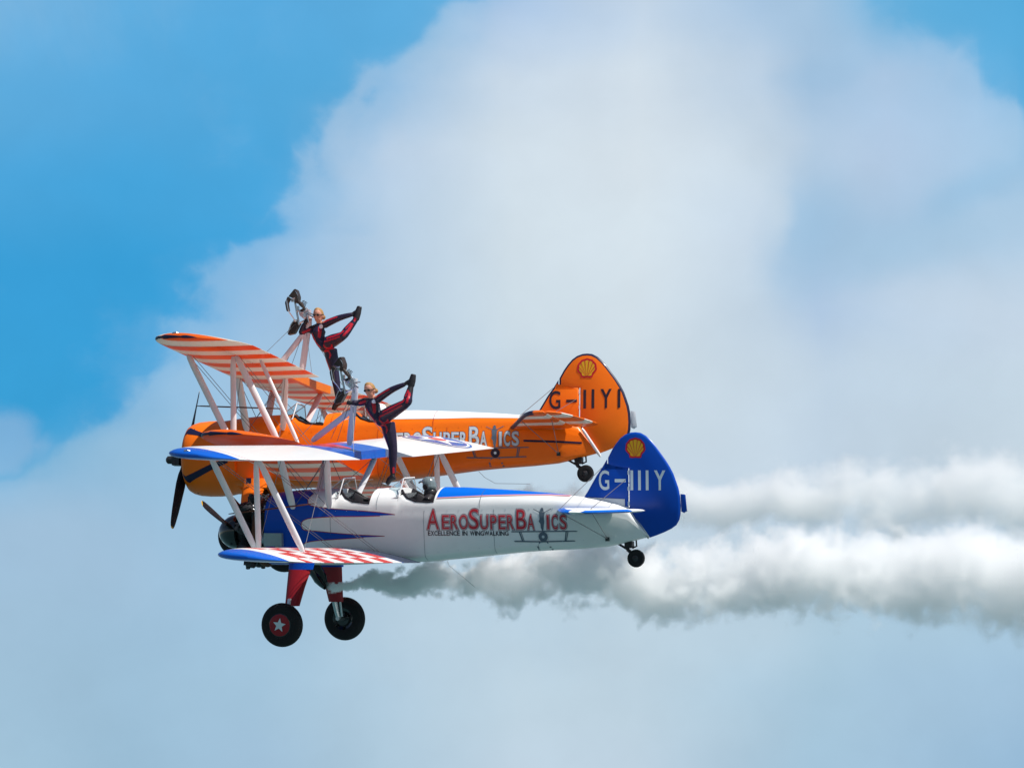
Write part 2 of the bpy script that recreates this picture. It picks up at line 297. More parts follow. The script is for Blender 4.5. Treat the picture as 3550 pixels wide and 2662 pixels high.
# ------------------------------------------------------------------ mesh helpers
def link(o, parent=None):
    COL.objects.link(o)
    if parent is not None: o.parent = parent
    return o
def mk(name, verts, faces, mats, parent=None, mi=None, smooth=True, angle=35):
    me = bpy.data.meshes.new(name); me.from_pydata([tuple(v) for v in verts], [], faces); 
    if not isinstance(mats, (list, tuple)): mats = [mats]
    for m in mats: me.materials.append(m)
    if mi: me.polygons.foreach_set('material_index', mi)
    bm = bmesh.new(); bm.from_mesh(me); bmesh.ops.recalc_face_normals(bm, faces=bm.faces); bm.to_mesh(me); bm.free()
    if smooth:
        me.polygons.foreach_set('use_smooth', [True]*len(me.polygons)); me.set_sharp_from_angle(angle=R(angle))
    me.update()
    return link(bpy.data.objects.new(name, me), parent)
class MB:
    """Collects primitive shapes into one mesh."""
    def __init__(s): s.v = []; s.f = []; s.m = []
    def add(s, v, f, m=0):
        n = len(s.v); s.v += [Vector(p) for p in v]; s.f += [tuple(i+n for i in q) for q in f]; s.m += [m]*len(f); return s
    def box(s, c, d, rot=None, m=0):
        v = [Vector((x*d[0]/2, y*d[1]/2, z*d[2]/2)) for x in (-1, 1) for y in (-1, 1) for z in (-1, 1)]
        if rot is not None: v = [rot @ p for p in v]
        v = [p+Vector(c) for p in v]
        return s.add(v, [(0, 1, 3, 2), (4, 6, 7, 5), (0, 4, 5, 1), (2, 3, 7, 6), (0, 2, 6, 4), (1, 5, 7, 3)], m)
    def tube(s, pts, r, n=8, m=0, cap=True):
        pts = [Vector(p) for p in pts]; rs = r if isinstance(r, (list, tuple)) else [r]*len(pts)
        v = []; f = []; prev = None
        for i, p in enumerate(pts):
            a = pts[max(i-1, 0)]; b = pts[min(i+1, len(pts)-1)]; d = (b-a).normalized()
            ref = Vector((0, 0, 1)) if abs(d.z) < 0.9 else Vector((0, 1, 0))
            if prev is not None: x = (prev - d*prev.dot(d)).normalized()
            else: x = d.cross(ref).normalized()
            prev = x; y = d.cross(x)
            v += [p + (x*math.cos(2*math.pi*k/n)+y*math.sin(2*math.pi*k/n))*rs[i] for k in range(n)]
        for i in range(len(pts)-1):
            for k in range(n): f.append((i*n+k, i*n+(k+1) % n, (i+1)*n+(k+1) % n, (i+1)*n+k))
        if cap: f.append(tuple(range(n))[::-1]); f.append(tuple(range((len(pts)-1)*n, len(pts)*n)))
        return s.add(v, f, m)
    def lathe(s, prof, origin, axis, n=24, m=0):
        """prof: (distance along the axis, radius)"""
        ax = Vector(axis).normalized(); ref = Vector((0, 0, 1)) if abs(ax.z) < 0.9 else Vector((1, 0, 0))
        x = ax.cross(ref).normalized(); y = ax.cross(x); v = []; f = []
        for a, r in prof:
            v += [Vector(origin)+ax*a+(x*math.cos(2*math.pi*k/n)+y*math.sin(2*math.pi*k/n))*max(r, 1e-4) for k in range(n)]
        for i in range(len(prof)-1):
            for k in range(n): f.append((i*n+k, i*n+(k+1) % n, (i+1)*n+(k+1) % n, (i+1)*n+k))
        return s.add(v, f, m)
    def loft(s, rings, m=0, cap=True, closed=True):
        n = len(rings[0]); v = [p for r in rings for p in r]; f = []
        for i in range(len(rings)-1):
            for k in range(n if closed else n-1): f.append((i*n+k, i*n+(k+1) % n, (i+1)*n+(k+1) % n, (i+1)*n+k))
        if cap: f.append(tuple(range(n))[::-1]); f.append(tuple(range((len(rings)-1)*n, len(rings)*n)))
        return s.add(v, f, m)
    def out(s, name, mats, parent=None, smooth=True, angle=35):
        return mk(name, s.v, s.f, mats, parent, s.m, smooth, angle)
def strut_mb(p0, p1, chord, thick, cdir=(1, 0, 0), n=12, taper=1.0):
    """A streamlined strut: oval section, its long side along cdir."""
    p0, p1 = Vector(p0), Vector(p1); d = (p1-p0).normalized(); x = Vector(cdir); x = (x-d*x.dot(d)).normalized(); y = d.cross(x)
    rings = []
    L = (p1-p0).length
    for a, s in ((0, .55), (.05, .85), (.14, 1), (.86, 1), (.95, .85*taper), (1, .55*taper)):
        rings.append([p0+(p1-p0)*a + x*math.cos(2*math.pi*k/n)*chord/2*s + y*math.sin(2*math.pi*k/n)*thick/2*(1 if 0.02 < a < .98 else .9) for k in range(n)])
    return MB().loft(rings)
def grid_flat(poly_mesh_bm, dx, dy):
    """Cut a flat bmesh (x, y) along a grid so it can follow a curved surface."""
    bm = poly_mesh_bm
    xs = [v.co.x for v in bm.verts]; ys = [v.co.y for v in bm.verts]
    for (lo, hi, d, ax) in ((min(xs), max(xs), dx, 0), (min(ys), max(ys), dy, 1)):
        if not d: continue
        k = math.ceil(lo/d+1e-6)
        while k*d < hi:
            co = [0, 0, 0]; co[ax] = k*d; no = [0, 0, 0]; no[ax] = 1
            bmesh.ops.bisect_plane(bm, geom=bm.verts[:]+bm.edges[:]+bm.faces[:], dist=1e-5, plane_co=co, plane_no=no); k += 1
    return bm
def flat_poly(polys):
    bm = bmesh.new()
    for poly in polys:
        vs = [bm.verts.new((p[0], p[1], 0)) for p in poly]
        f = bm.faces.new(vs); bmesh.ops.triangulate(bm, faces=[f])
    return bm
def project(name, bm, fn, mat, parent, dx=0.1, dy=0.05):
    """fn maps the flat (a, b) to a point just above the surface."""
    grid_flat(bm, dx, dy)
    bmesh.ops.triangulate(bm, faces=[f for f in bm.faces if len(f.verts) > 4])
    v = [fn(p.co.x, p.co.y) for p in bm.verts]; bm.verts.index_update()
    f = [tuple(q.index for q in fc.verts) for fc in bm.faces]; bm.free()
    return mk(name, v, f, mat, parent)
def merged(name, layers, parent, dx=0.1, dy=0.05):
    """Layers of flat print (mesh, surface function, material) as one object."""
    V = []; F = []; MI = []; mats = []
    for bm, fn, mat in layers:
        grid_flat(bm, dx, dy); bm.verts.index_update(); n = len(V); V += [fn(p.co.x, p.co.y) for p in bm.verts]
        F += [tuple(q.index+n for q in fc.verts) for fc in bm.faces]; MI += [len(mats)]*len(bm.faces); mats.append(mat); bm.free()
    return mk(name, V, F, mats, parent, MI)
def spline(pts, n=6, closed=False):
    """Catmull-Rom through 2-D points."""
    P = [Vector((*p, 0)) if len(p) == 2 else Vector(p) for p in pts]; out = []
    m = len(P); rng = m if closed else m-1
    for i in range(rng):
        p0 = P[(i-1) % m] if closed or i > 0 else P[0]; p1 = P[i]; p2 = P[(i+1) % m]; p3 = P[(i+2) % m] if closed or i+2 < m else P[-1]
        for k in range(n):
            t = k/n; out.append(0.5*((2*p1)+(p2-p0)*t+(2*p0-5*p1+4*p2-p3)*t*t+(3*p1-p0-3*p2+p3)*t**3))
    if not closed: out.append(P[-1])
    return [(p.x, p.y) for p in out]
def interp(tab, x):
    if x <= tab[0][0]: return tab[0][1]
    for (a, b), (c, d) in zip(tab, tab[1:]):
        if x <= c: 
            t = (x-a)/(c-a) if c > a else 1; return b+(d-b)*t
    return tab[-1][1]
GLYPHS = {}
def glyph(ch, offset=0.0):
    key = (ch, offset)
    if key not in GLYPHS:
        cu = bpy.data.curves.new('glyph', 'FONT'); cu.body = ch; cu.size = 1; cu.offset = offset; cu.resolution_u = 5; cu.fill_mode = 'BOTH'
        ob = bpy.data.objects.new('glyph', cu); COL.objects.link(ob); bpy.context.view_layer.update()
        me = bpy.data.meshes.new_from_object(ob.evaluated_get(bpy.context.evaluated_depsgraph_get()))
        vs = [tuple(v.co) for v in me.vertices]; fs = [tuple(p.vertices) for p in me.polygons]
        COL.objects.unlink(ob); bpy.data.objects.remove(ob); bpy.data.curves.remove(cu); bpy.data.meshes.remove(me)
        GLYPHS[key] = (vs, fs)
    return GLYPHS[key]
def text_bm(items, offset=0.0, grow=0.0):
    """items: (character, x0, x1, y0, y1): each letter fitted to its box. grow widens the strokes by that many metres."""
    bm = bmesh.new()
    for ch, x0, x1, y0, y1 in items:
        base, _ = glyph(ch, offset)
        bx0 = min(p[0] for p in base); bx1 = max(p[0] for p in base); by0 = min(p[1] for p in base); by1 = max(p[1] for p in base)
        sx = (x1-x0)/max(bx1-bx0, 1e-6); sy = (y1-y0)/max(by1-by0, 1e-6)
        vs, fs = glyph(ch, offset+grow/((sx+sy)/2)) if grow else (base, _)
        bv = [bm.verts.new((x0+(p[0]-bx0)*sx, y0+(p[1]-by0)*sy, 0)) for p in vs]
        for f in fs:
            try: bm.faces.new([bv[i] for i in f])
            except ValueError: pass
    return bm
def word(s, x0, x1, y0, y1, space=0.45, gap=0.16):
    """Box list for a word of capitals spread over x0..x1."""
    wd = {'I': .22, ' ': space, 'W': 1.25, 'N': .95, 'G': .95, 'M': 1.1, 'C': .85, 'E': .68, 'L': .64}
    tot = sum(wd.get(c, .8) for c in s)+gap*(len(s)-1); k = (x1-x0)/tot; x = x0; out = []
    for c in s:
        w = wd.get(c, .8)*k
        if c != ' ': out.append((c, x, x+w, y0, y1))
        x += w+gap*k
    return out
# ------------------------------------------------------------------ biplane geometry (x aft, y starboard, z up, origin at the propeller hub)
UP = dict(xle=0.985, c=1.567, a0=1.235, dih=0.0185, yt=4.92, root=1.0)
LO = dict(xle=1.715, c=1.567, a0=-0.342, dih=0.035, yt=4.80, root=0.40)
def foil(t):
    """NACA 2213: (upper, lower) in chords."""
    th = 5*0.135*(0.2969*math.sqrt(t)-0.1260*t-0.3516*t*t+0.2843*t**3-0.1015*t**4)
    p, m = 0.4, 0.02
    yc = m/p**2*(2*p*t-t*t) if t < p else m/(1-p)**2*((1-2*p)+2*p*t-t*t)
    return yc+th, yc-th
def plan(w, y):
    ay = abs(y); y1 = w['yt']-0.85; s = min(1, max(0.0, (ay-y1)/(w['yt']-y1)))
    q = 1-math.sqrt(max(0, 1-s**3.6))
    y2 = w['yt']-1.15; r = min(1, max(0.0, (ay-y2)/(w['yt']-y2)))
    return w['xle']+w['c']*0.45*q, w['xle']+w['c']*(1-0.55*q), 1-(1-math.sqrt(max(0, 1-r**2.4)))*0.93
def chordz(w, x, y): return w['a0']+w['dih']*abs(y)-0.0735*(x-w['xle'])
def wing_pt(w, x, y, side):
    le, te, k = plan(w, y); t = min(max((x-le)/max(te-le, 1e-4), 0), 1); u_, l_ = foil(t)
    return Vector((x, y, chordz(w, x, y)+(u_ if side > 0 else l_)*w['c']*k**0.9))
def section(w, y, t0=0.0, t1=1.0, n=15):
    le, te, k = plan(w, y); le0 = w['xle']; ts = [t0+(t1-t0)*(0.5-0.5*math.cos(math.pi*i/n)) for i in range(n+1)]
    up_ = []; lo_ = []
    for t in ts:
        x = le+(te-le)*t; u_, l_ = foil(t); zc = chordz(w, x, y); kk = w['c']*k**0.9
        up_.append(Vector((x, y, zc+u_*kk+0.001))); lo_.append(Vector((x, y, zc+l_*kk-0.001)))
    return up_[::-1]+lo_[(1 if t0 == 0 else 0):]
def wing(name, w, sgn, mat, parent, ail=None, y0=None, edge=None):
    mb = MB(); y0 = y0 if y0 is not None else w['root']; yt = w['yt']
    tipy = [yt-1.05*(1-s) for s in (0, .15, .3, .45, .58, .70, .80, .88, .94, .975, .993, 1.0)]
    inner = [y0+(tipy[0]-y0)*k/10 for k in range(10)]
    if ail:
        ya, yb, th = ail
        A = [y for y in inner if y < ya-0.05]+[ya]
        Bm = [ya+0.004]+[y for y in inner+tipy if ya+0.05 < y < yb-0.05]+[yb-0.004]
        Cc = [yb]+[y for y in inner+tipy if y > yb+0.05]
        mb.loft([section(w, sgn*y) for y in A]); mb.loft([section(w, sgn*y, 0, th) for y in Bm]); mb.loft([section(w, sgn*y) for y in Cc])
    else: mb.loft([section(w, sgn*y) for y in inner+tipy])
    if edge:                                            # painted leading edge round the tip
        for i, f in enumerate(mb.f):
            c = sum((mb.v[j] for j in f), Vector())/len(f); le, te, k = plan(w, c.y)
            if abs(c.y) > yt-.75 and (c.x-le)/(te-le+1e-4) < .012+.06*max(0, (abs(c.y)-(yt-.22))/.22) or abs(c.y) > yt-.012: mb.m[i] = 1
    o = mb.out(name, [mat]+([edge] if edge else []), parent, angle=40)
    if ail:
        Bm2 = [ya+0.02]+[y for y in inner+tipy if ya+0.08 < y < yb-0.08]+[yb-0.02]
        MB().loft([section(w, sgn*y, th+0.012, 1.0, 8) for y in Bm2]).out('aileron', mat, o, angle=40)
    return o
def fill_between(a, b, s): return a+(b-a)*s

# fuselage shape
ZT = [(0.70, .600), (0.85, .62), (1.0, .64), (1.3, .665), (1.6, .675), (2.5, .68), (2.6, .69), (3.3, .69), (3.5, .695), (3.9, .69), (4.6, .652), (5.2, .61), (5.7, .565), (6.0, .53), (6.3, .48), (6.55, .40), (6.62, .275), (6.87, -.040)]
ZB = [(0.70, -.50), (1.2, -.50), (1.8, -.50), (3.3, -.44), (4.2, -.355), (5.0, -.275), (5.8, -.235), (6.25, -.20), (6.55, -.13), (6.87, -.055)]
WL = [(0.70, .46), (1.2, .455), (1.8, .45), (3.3, .44), (3.8, .415), (4.6, .34), (5.4, .255), (6.0, .19), (6.4, .14), (6.7, .07), (6.9, .03)]
ZL = [(0.7, .33), (1.5, .345), (3.4, .355), (4.3, .375), (5.5, .395), (6.1, .36), (6.5, .30), (6.62, .22), (6.87, -.045)]
def fus_y(x, z):
    zt, zb, w, zl = interp(ZT, x), interp(ZB, x), interp(WL, x), interp(ZL, x)
    zr = zl-0.155*(min(1, w/.3)); zlow = zb+0.12*min(1, w/.3)
    wr = w*1.01; wl = w*1.01-.022*min(1, w/.3); wb = w*1.01-.050*min(1, w/.3)
    if z >= zl:
        s = min(1, (z-zl)/(zt-zl)); return wl*max(0, 1-s**2.1)**(1/2.0)
    if z >= zr: return wr+(wl-wr)*(z-zr)/(zl-zr)
    if z >= zlow: return wb+(wr-wb)*((z-zlow)/(zr-zlow))**0.8
    s = min(1, (zlow-z)/(zlow-zb)); return wb*max(0, 1-s**2)**0.42
def fus_skin(x, z, eps=0.004, side=-1):
    e = 1e-3; y = fus_y(x, z); zt = interp(ZT, x); zb = interp(ZB, x)
    z1 = min(z+e, zt); z0 = max(z-e, zb); dz = (fus_y(x, z1)-fus_y(x, z0))/max(z1-z0, 1e-6); dx = (fus_y(x+e, z)-fus_y(x-e, z))/(2*e)
    dz = max(-12, min(12, dz)); n = Vector((-dx, 1, -dz)).normalized()
    return Vector((x+n.x*eps, side*(y+n.y*eps), z+n.z*eps))
def half_ring(x):
    zt, zb, zl = interp(ZT, x), interp(ZB, x), interp(ZL, x); w = interp(WL, x)
    zr = zl-0.155*(min(1, w/.3)); zlow = zb+0.12*min(1, w/.3)
    zs = [zb+(zlow-zb)*(1-math.cos(math.pi/2*k/4)) for k in range(4)]+[zlow, (zlow+zr)/2, zr, zl-0.05, zl]
    zs += [zl+(zt-zl)*math.sin(math.pi/2*k/9) for k in range(1, 10)]
    return [(fus_y(x, z) if 0 < i < len(zs)-1 else 0.0, z) for i, z in enumerate(zs)]
RIM1 = [(1.86, .66), (1.93, .60), (2.02, .53), (2.15, .475), (2.35, .455), (2.44, .45)]
RIM2 = [(2.90, .655), (2.97, .59), (3.05, .53), (3.2, .48), (3.4, .47), (3.50, .48)]
def cockpit_rim(x):
    if RIM1[0][0] <= x <= RIM1[-1][0]: return interp(RIM1, x)
    if RIM2[0][0] <= x <= RIM2[-1][0]: return interp(RIM2, x)
    return None
def build_fuselage(parent, mats, top_mat_fn):
    xs = [.70, .78, .9, 1.05, 1.2, 1.4, 1.6, 1.75, 1.855, 1.862, 1.93, 2.02, 2.15, 2.3, 2.435, 2.442, 2.5, 2.58, 2.7, 2.8, 2.895, 2.902, 2.97, 3.05, 3.2, 3.35, 3.495, 3.502, 3.6, 3.75, 3.9, 4.1, 4.3, 4.6, 4.9, 5.2, 5.5, 5.8, 6.0, 6.2, 6.4, 6.55, 6.7, 6.8, 6.86]
    rings = []; nh = None
    for x in xs:
        h = half_ring(x); nh = len(h); rim = cockpit_rim(x); inside = rim is not None and x not in (1.855, 2.442, 2.895, 3.502)
        if inside:
            # the deck points fold inwards: up the side to the rim, over it and down into the cockpit
            zl = interp(ZL, x); k0 = 9; yr = fus_y(x, rim)
            pts = h[:k0]
            nn = nh-k0
            prof = []
            zs_up = [zl+(rim-zl)*k/3 for k in (1, 2, 3)]
            prof += [(fus_y(x, z), z) for z in zs_up]
            prof += [(yr-.03, rim+.006), (yr-.05, rim-.02), (yr-.06, rim-.15), (yr-.07, rim-.42), (yr*.4, rim-.43), (0, rim-.43)]
            pts = pts+prof[:nn]
            h = pts
        ring = [Vector((x, -y, z)) for y, z in h]+[Vector((x, y, z)) for y, z in h[1:-1][::-1]]
        rings.append(ring)
    mb = MB(); mb.loft(rings)
    n = len(rings[0]); mi = []
    for i in range(len(xs)-1):
        for k in range(n):
            xm = (xs[i]+xs[i+1])/2; r = cockpit_rim(xm); kk = k if k < nh-1 else n-1-k
            if r is not None and kk >= 11: mi.append(1)
            elif r is not None and kk >= 10.5: mi.append(1)
            else: mi.append(top_mat_fn(xm, kk/(nh-1.0), kk))
    mi += [0, 0]; mb.m = mi
    return mb.out('fuselage', mats, parent, angle=50)

def outline_solid(name, pts, t, mat, parent, border=None, inset=0.035, hole=None):
    """A thin surface with rounded edges from its outline in the x-z plane (y = 0)."""
    P = [Vector((p[0], 0, p[1])) for p in pts]; n = len(P)
    area = sum(P[i].x*P[(i+1) % n].z-P[(i+1) % n].x*P[i].z for i in range(n))
    if area < 0: P = P[::-1]
    def ins(d):
        o = []
        for i in range(n):
            a, b, c = P[i-1], P[i], P[(i+1) % n]; e1 = (b-a).normalized(); e2 = (c-b).normalized()
            n1 = Vector((-e1.z, 0, e1.x)); n2 = Vector((-e2.z, 0, e2.x)); m = (n1+n2); m = m/max(m.length, 1e-6); k = max(0.5, m.dot(n1)); o.append(b+m*d/k)
        return o
    r1 = ins(inset*0.35); r2 = ins(inset); v = list(P); f = []; mi = []
    for sgn in (-1, 1):
        b = len(v); v += [p+Vector((0, sgn*t*0.33, 0)) for p in r1]; v += [p+Vector((0, sgn*t*0.5, 0)) for p in r2]
        for i in range(n):
            j = (i+1) % n
            f.append((i, j, b+j, b+i) if sgn > 0 else (i, b+i, b+j, j)); mi.append(1 if border and border(P[i], P[j]) else 0)
            f.append((b+i, b+j, b+n+j, b+n+i) if sgn > 0 else (b+i, b+n+i, b+n+j, b+j)); mi.append(1 if border and border(P[i], P[j]) else 0)
        bm = bmesh.new(); bv = [bm.verts.new((p.x, p.z, 0)) for p in r2]; fc = bm.faces.new(bv); bmesh.ops.triangulate(bm, faces=[fc]); bm.verts.index_update()
        for q in bm.faces: f.append(tuple(b+n+w.index for w in (q.verts if sgn > 0 else reversed(list(q.verts))))); mi.append(0)
        bm.free()
    return mk(name, v, f, mat, parent, mi, angle=50)

FIN = [(5.78, .50), (5.87, .62), (6.03, .88), (6.12, 1.0), (6.20, 1.125), (6.20, 1.005), (6.545, 1.0), (6.545, .40), (6.2, .42)]
RUD = [(6.215, 1.145), (6.285, 1.27), (6.35, 1.36), (6.42, 1.44), (6.50, 1.495), (6.59, 1.525), (6.67, 1.53), (6.75, 1.52), (6.84, 1.475), (6.92, 1.405), (7.00, 1.315), (7.08, 1.21), (7.155, 1.11), (7.22, 1.01), (7.28, .90), (7.325, .78), (7.36, .68), (7.385, .56), (7.395, .42), (7.39, .30), (7.37, .21), (7.32, .13), (7.24, .075), (7.12, .02), (7.0, -.025), (6.885, -.062), (6.76, .08), (6.615, .27), (6.56, .36), (6.56, .985), (6.215, .988)]
def fin_skin(t): return lambda a, b: Vector((a, -t/2-0.004, b))
def shell_polys(cx, cz, r):
    """Scallop emblem: outline, yellow body, ribs."""
    def body(k):
        pts = []
        for i in range(7):                                   # lobes of the fan
            a0 = math.pi*(1.13-1.26*i/7); a1 = math.pi*(1.13-1.26*(i+1)/7)
            for s in (0.12, .5, .88):
                a = a0+(a1-a0)*s; rr = r*k*(0.97 if s == .5 else 0.93); pts.append((cx+rr*math.cos(a), cz+0.04*r+rr*math.sin(a)*.95))
        b = r*k
        pts += [(cx+.62*b, cz-.50*b), (cx+.55*b, cz-.80*b), (cx+.28*b, cz-.84*b), (cx, cz-.80*b), (cx-.28*b, cz-.84*b), (cx-.55*b, cz-.80*b), (cx-.62*b, cz-.50*b)]
        return pts
    ribs = []
    for i in range(1, 7):
        a = math.pi*(1.13-1.26*i/7); dx, dz = math.cos(a), math.sin(a); ox, oz = cx+dx*.12*r, cz-.62*r
        ex, ez = cx+dx*.76*r, cz+.04*r+dz*.74*r; L = Vector((ex-ox, ez-oz)); L.normalize(); nx, nz = -L.y*.014*r*1.6, L.x*.014*r*1.6
        ribs.append([(ox-nx*.5, oz-nz*.5), (ex-nx*1.6, ez-nz*1.6), (ex+nx*1.6, ez+nz*1.6), (ox+nx*.5, oz+nz*.5)])
    return body(1.0), body(.80), ribs

def windshield(parent, x0):
    """Three glass panes in a white frame; x0 is the foot of the centre pane."""
    ws = MB()
    A = Vector((x0, -.15, interp(ZT, x0)+.0)); A.z -= .02; B = Vector((x0, .15, A.z))
    C = Vector((x0+.27, -.20, .835)); D = Vector((x0+.27, .20, .835))
    E_ = Vector((x0+.25, -.36, .56)); F_ = Vector((x0+.25, .36, .56)); G = Vector((x0+.03, -.36, .50)); H = Vector((x0+.03, .36, .50))
    root = None
    fr = MB()
    for a, b, r_ in ((A, C, .007), (B, D, .007), (C, D, .013), (C, E_, .009), (D, F_, .009), (A, G, .007), (B, H, .007), (G, E_, .008), (H, F_, .008), (A, E_, .006), (B, F_, .006)): fr.tube([a, b], r_, 6)
    root = fr.out('windshield_frame', M_strutw, parent)
    for q in ((A, B, D, C), (A, C, E_, G), (B, H, F_, D)):
        mk('pane', [Vector(p) for p in q], [(0, 1, 2, 3)], M_glass, root, smooth=False)
    return root

AERO = [('A', 3.41, 3.60, .07, .365), ('E', 3.655, 3.765, .07, .28), ('R', 3.795, 3.905, .07, .28), ('O', 3.93, 4.065, .07, .285), ('S', 4.085, 4.235, .07, .375),
        ('U', 4.265, 4.385, .07, .28), ('P', 4.425, 4.52, .07, .28), ('E', 4.555, 4.66, .07, .28), ('R', 4.69, 4.79, .07, .28), ('B', 4.835, 4.985, .07, .365),
        ('A', 5.01, 5.11, .07, .285), ('I', 5.315, 5.345, .07, .28), ('C', 5.39, 5.48, .07, .285), ('S', 5.52, 5.62, .07, .285)]
def logo(fus, c_core, c_line, c_edge, c_fig, orange):
    sk = lambda e: (lambda a, b: fus_skin(a, b, e))
    for it in AERO:
        merged('letter', [(text_bm([it], 0.0, .016), sk(.0035), c_edge), (text_bm([it], 0.0, .009), sk(.0065), c_line), (text_bm([it], 0.0, -.002), sk(.0095), c_core)], fus, .12, .05)
    if not orange:
        for it in word('EXCELLENCE IN WINGWALKING', 3.42, 4.70, -.027, .04): project('small_letter', text_bm([it], 0.0, .002), sk(.0045), M_letdark, fus, .2, 0)
    # the flying figure and the head-on biplane of the emblem
    fig = [[(5.19, .33), (5.20, .22), (5.185, .19), (5.21, .15), (5.215, .09), (5.235, .04), (5.25, .04), (5.262, .12), (5.272, .18), (5.27, .23), (5.275, .30), (5.285, .33)],
           [(5.095, .368), (5.10, .377), (5.19, .335), (5.20, .318)], [(5.275, .318), (5.285, .335), (5.375, .382), (5.38, .372)],
           [(5.205, .335), (5.215, .385), (5.232, .396), (5.25, .385), (5.262, .335)]]
    project('figure_silhouette', flat_poly(fig), sk(.006), c_fig, fus, .2, .05)
    cx = 5.245
    pl = [[(4.735, .030), (4.76, .022), (5.77, .030), (5.795, .038), (5.76, .046), (5.2, .044), (4.76, .040)],
          [(4.775, -.112), (4.80, -.125), (5.2, -.130), (5.73, -.118), (5.755, -.108), (5.72, -.100), (5.2, -.112), (4.80, -.105)]]
    for q in pl: project('wing_silhouette', flat_poly([q]), sk(.005), c_fig, fus, .12, 0)
    st = [[(4.865, .022), (4.885, .022), (4.925, -.108), (4.905, -.108)], [(4.895, .022), (4.905, .022), (4.945, -.108), (4.935, -.108)],
          [(5.60, .028), (5.617, .028), (5.597, -.103), (5.58, -.103)], [(5.63, .028), (5.645, .028), (5.612, -.103), (5.602, -.103)]]
    for i in range(14):
        a = 2*math.pi*i/14; st.append([(cx+.06*math.cos(a-.03), -.045+.06*math.sin(a-.03)), (cx+.115*math.cos(a), -.045+.115*math.sin(a)), (cx+.06*math.cos(a+.03), -.045+.06*math.sin(a+.03))])
    for s in (-1, 1): st += [[(cx+s*.045, -.12), (cx+s*.065, -.12), (cx+s*.105, -.205), (cx+s*.09, -.21)], [(cx+s*.082, -.195), (cx+s*.112, -.19), (cx+s*.12, -.245), (cx+s*.088, -.248)]]
    for q in st[:4]: project('strut_silhouette', flat_poly([q]), sk(.0055), c_fig, fus, .2, 0)
    project('cylinder_silhouette', flat_poly(st[4:18]), sk(.0055), c_fig, fus, .2, 0)
    for q in (st[18:20], st[20:22]): project('gear_silhouette', flat_poly(q), sk(.0055), c_fig, fus, .2, 0)
    circ = lambda r, n=20: [(cx+r*math.cos(2*math.pi*i/n), -.045+r*math.sin(2*math.pi*i/n)) for i in range(n)]
    project('engine_silhouette', flat_poly([circ(.073)]), sk(.008), M_letdark if orange else c_fig, fus, .2, .05)
    project('spinner_silhouette', flat_poly([circ(.022)]), sk(.0105), M_lgrey, fus, .2, .05)
def radial_engine(parent, xo):
    """Exposed nine-cylinder radial engine with its parts."""
    root = MB().lathe([(0.0, .02), (0.0, .14), (.03, .17), (.10, .18), (.16, .24), (.34, .26), (.42, .22), (.56, .30), (.66, .38), (.66, .05)], (xo, 0, 0), (1, 0, 0), 28).out('crankcase', M_engine, parent)
    for i in range(9):
        a = math.radians(90+40*i); d = Vector((0, math.cos(a), math.sin(a))); mb = MB(); c = Vector((xo+.25, 0, 0))
        prof = [(.22, .085)]
        r = .24
        while r < .50: prof += [(r, .082), (r+.003, .105), (r+.011, .105), (r+.014, .082)]; r += .019
        prof += [(.505, .09), (.53, .095), (.56, .075), (.575, .02)]
        mb.lathe(prof, c, d, 14)
        t = Vector((0, -d.z, d.y))
        for s in (-1, 1):                                               # rocker boxes and pushrod tubes
            mb.tube([c+d*.52+Vector((-.06*s, 0, 0))+t*.03*s, c+d*.585+Vector((-.05*s, 0, 0))+t*.03*s], .035, 8)
        mb.tube([c+d*.2+Vector((-.11, 0, 0))+t*.03, c+d*.55+Vector((-.085, 0, 0))+t*.05], .012, 6)
        mb.tube([c+d*.2+Vector((-.11, 0, 0))-t*.03, c+d*.55+Vector((-.085, 0, 0))-t*.05], .012, 6)
        o = mb.out('cylinder', M_engine, parent)
    ring = MB(); n = 40; pts = [Vector((xo+.46, .50*math.cos(2*math.pi*i/n), .50*math.sin(2*math.pi*i/n))) for i in range(n-4)]
    ring.tube(pts, .042, 8); ring.out('exhaust_collector', M_rust, parent)
    return root

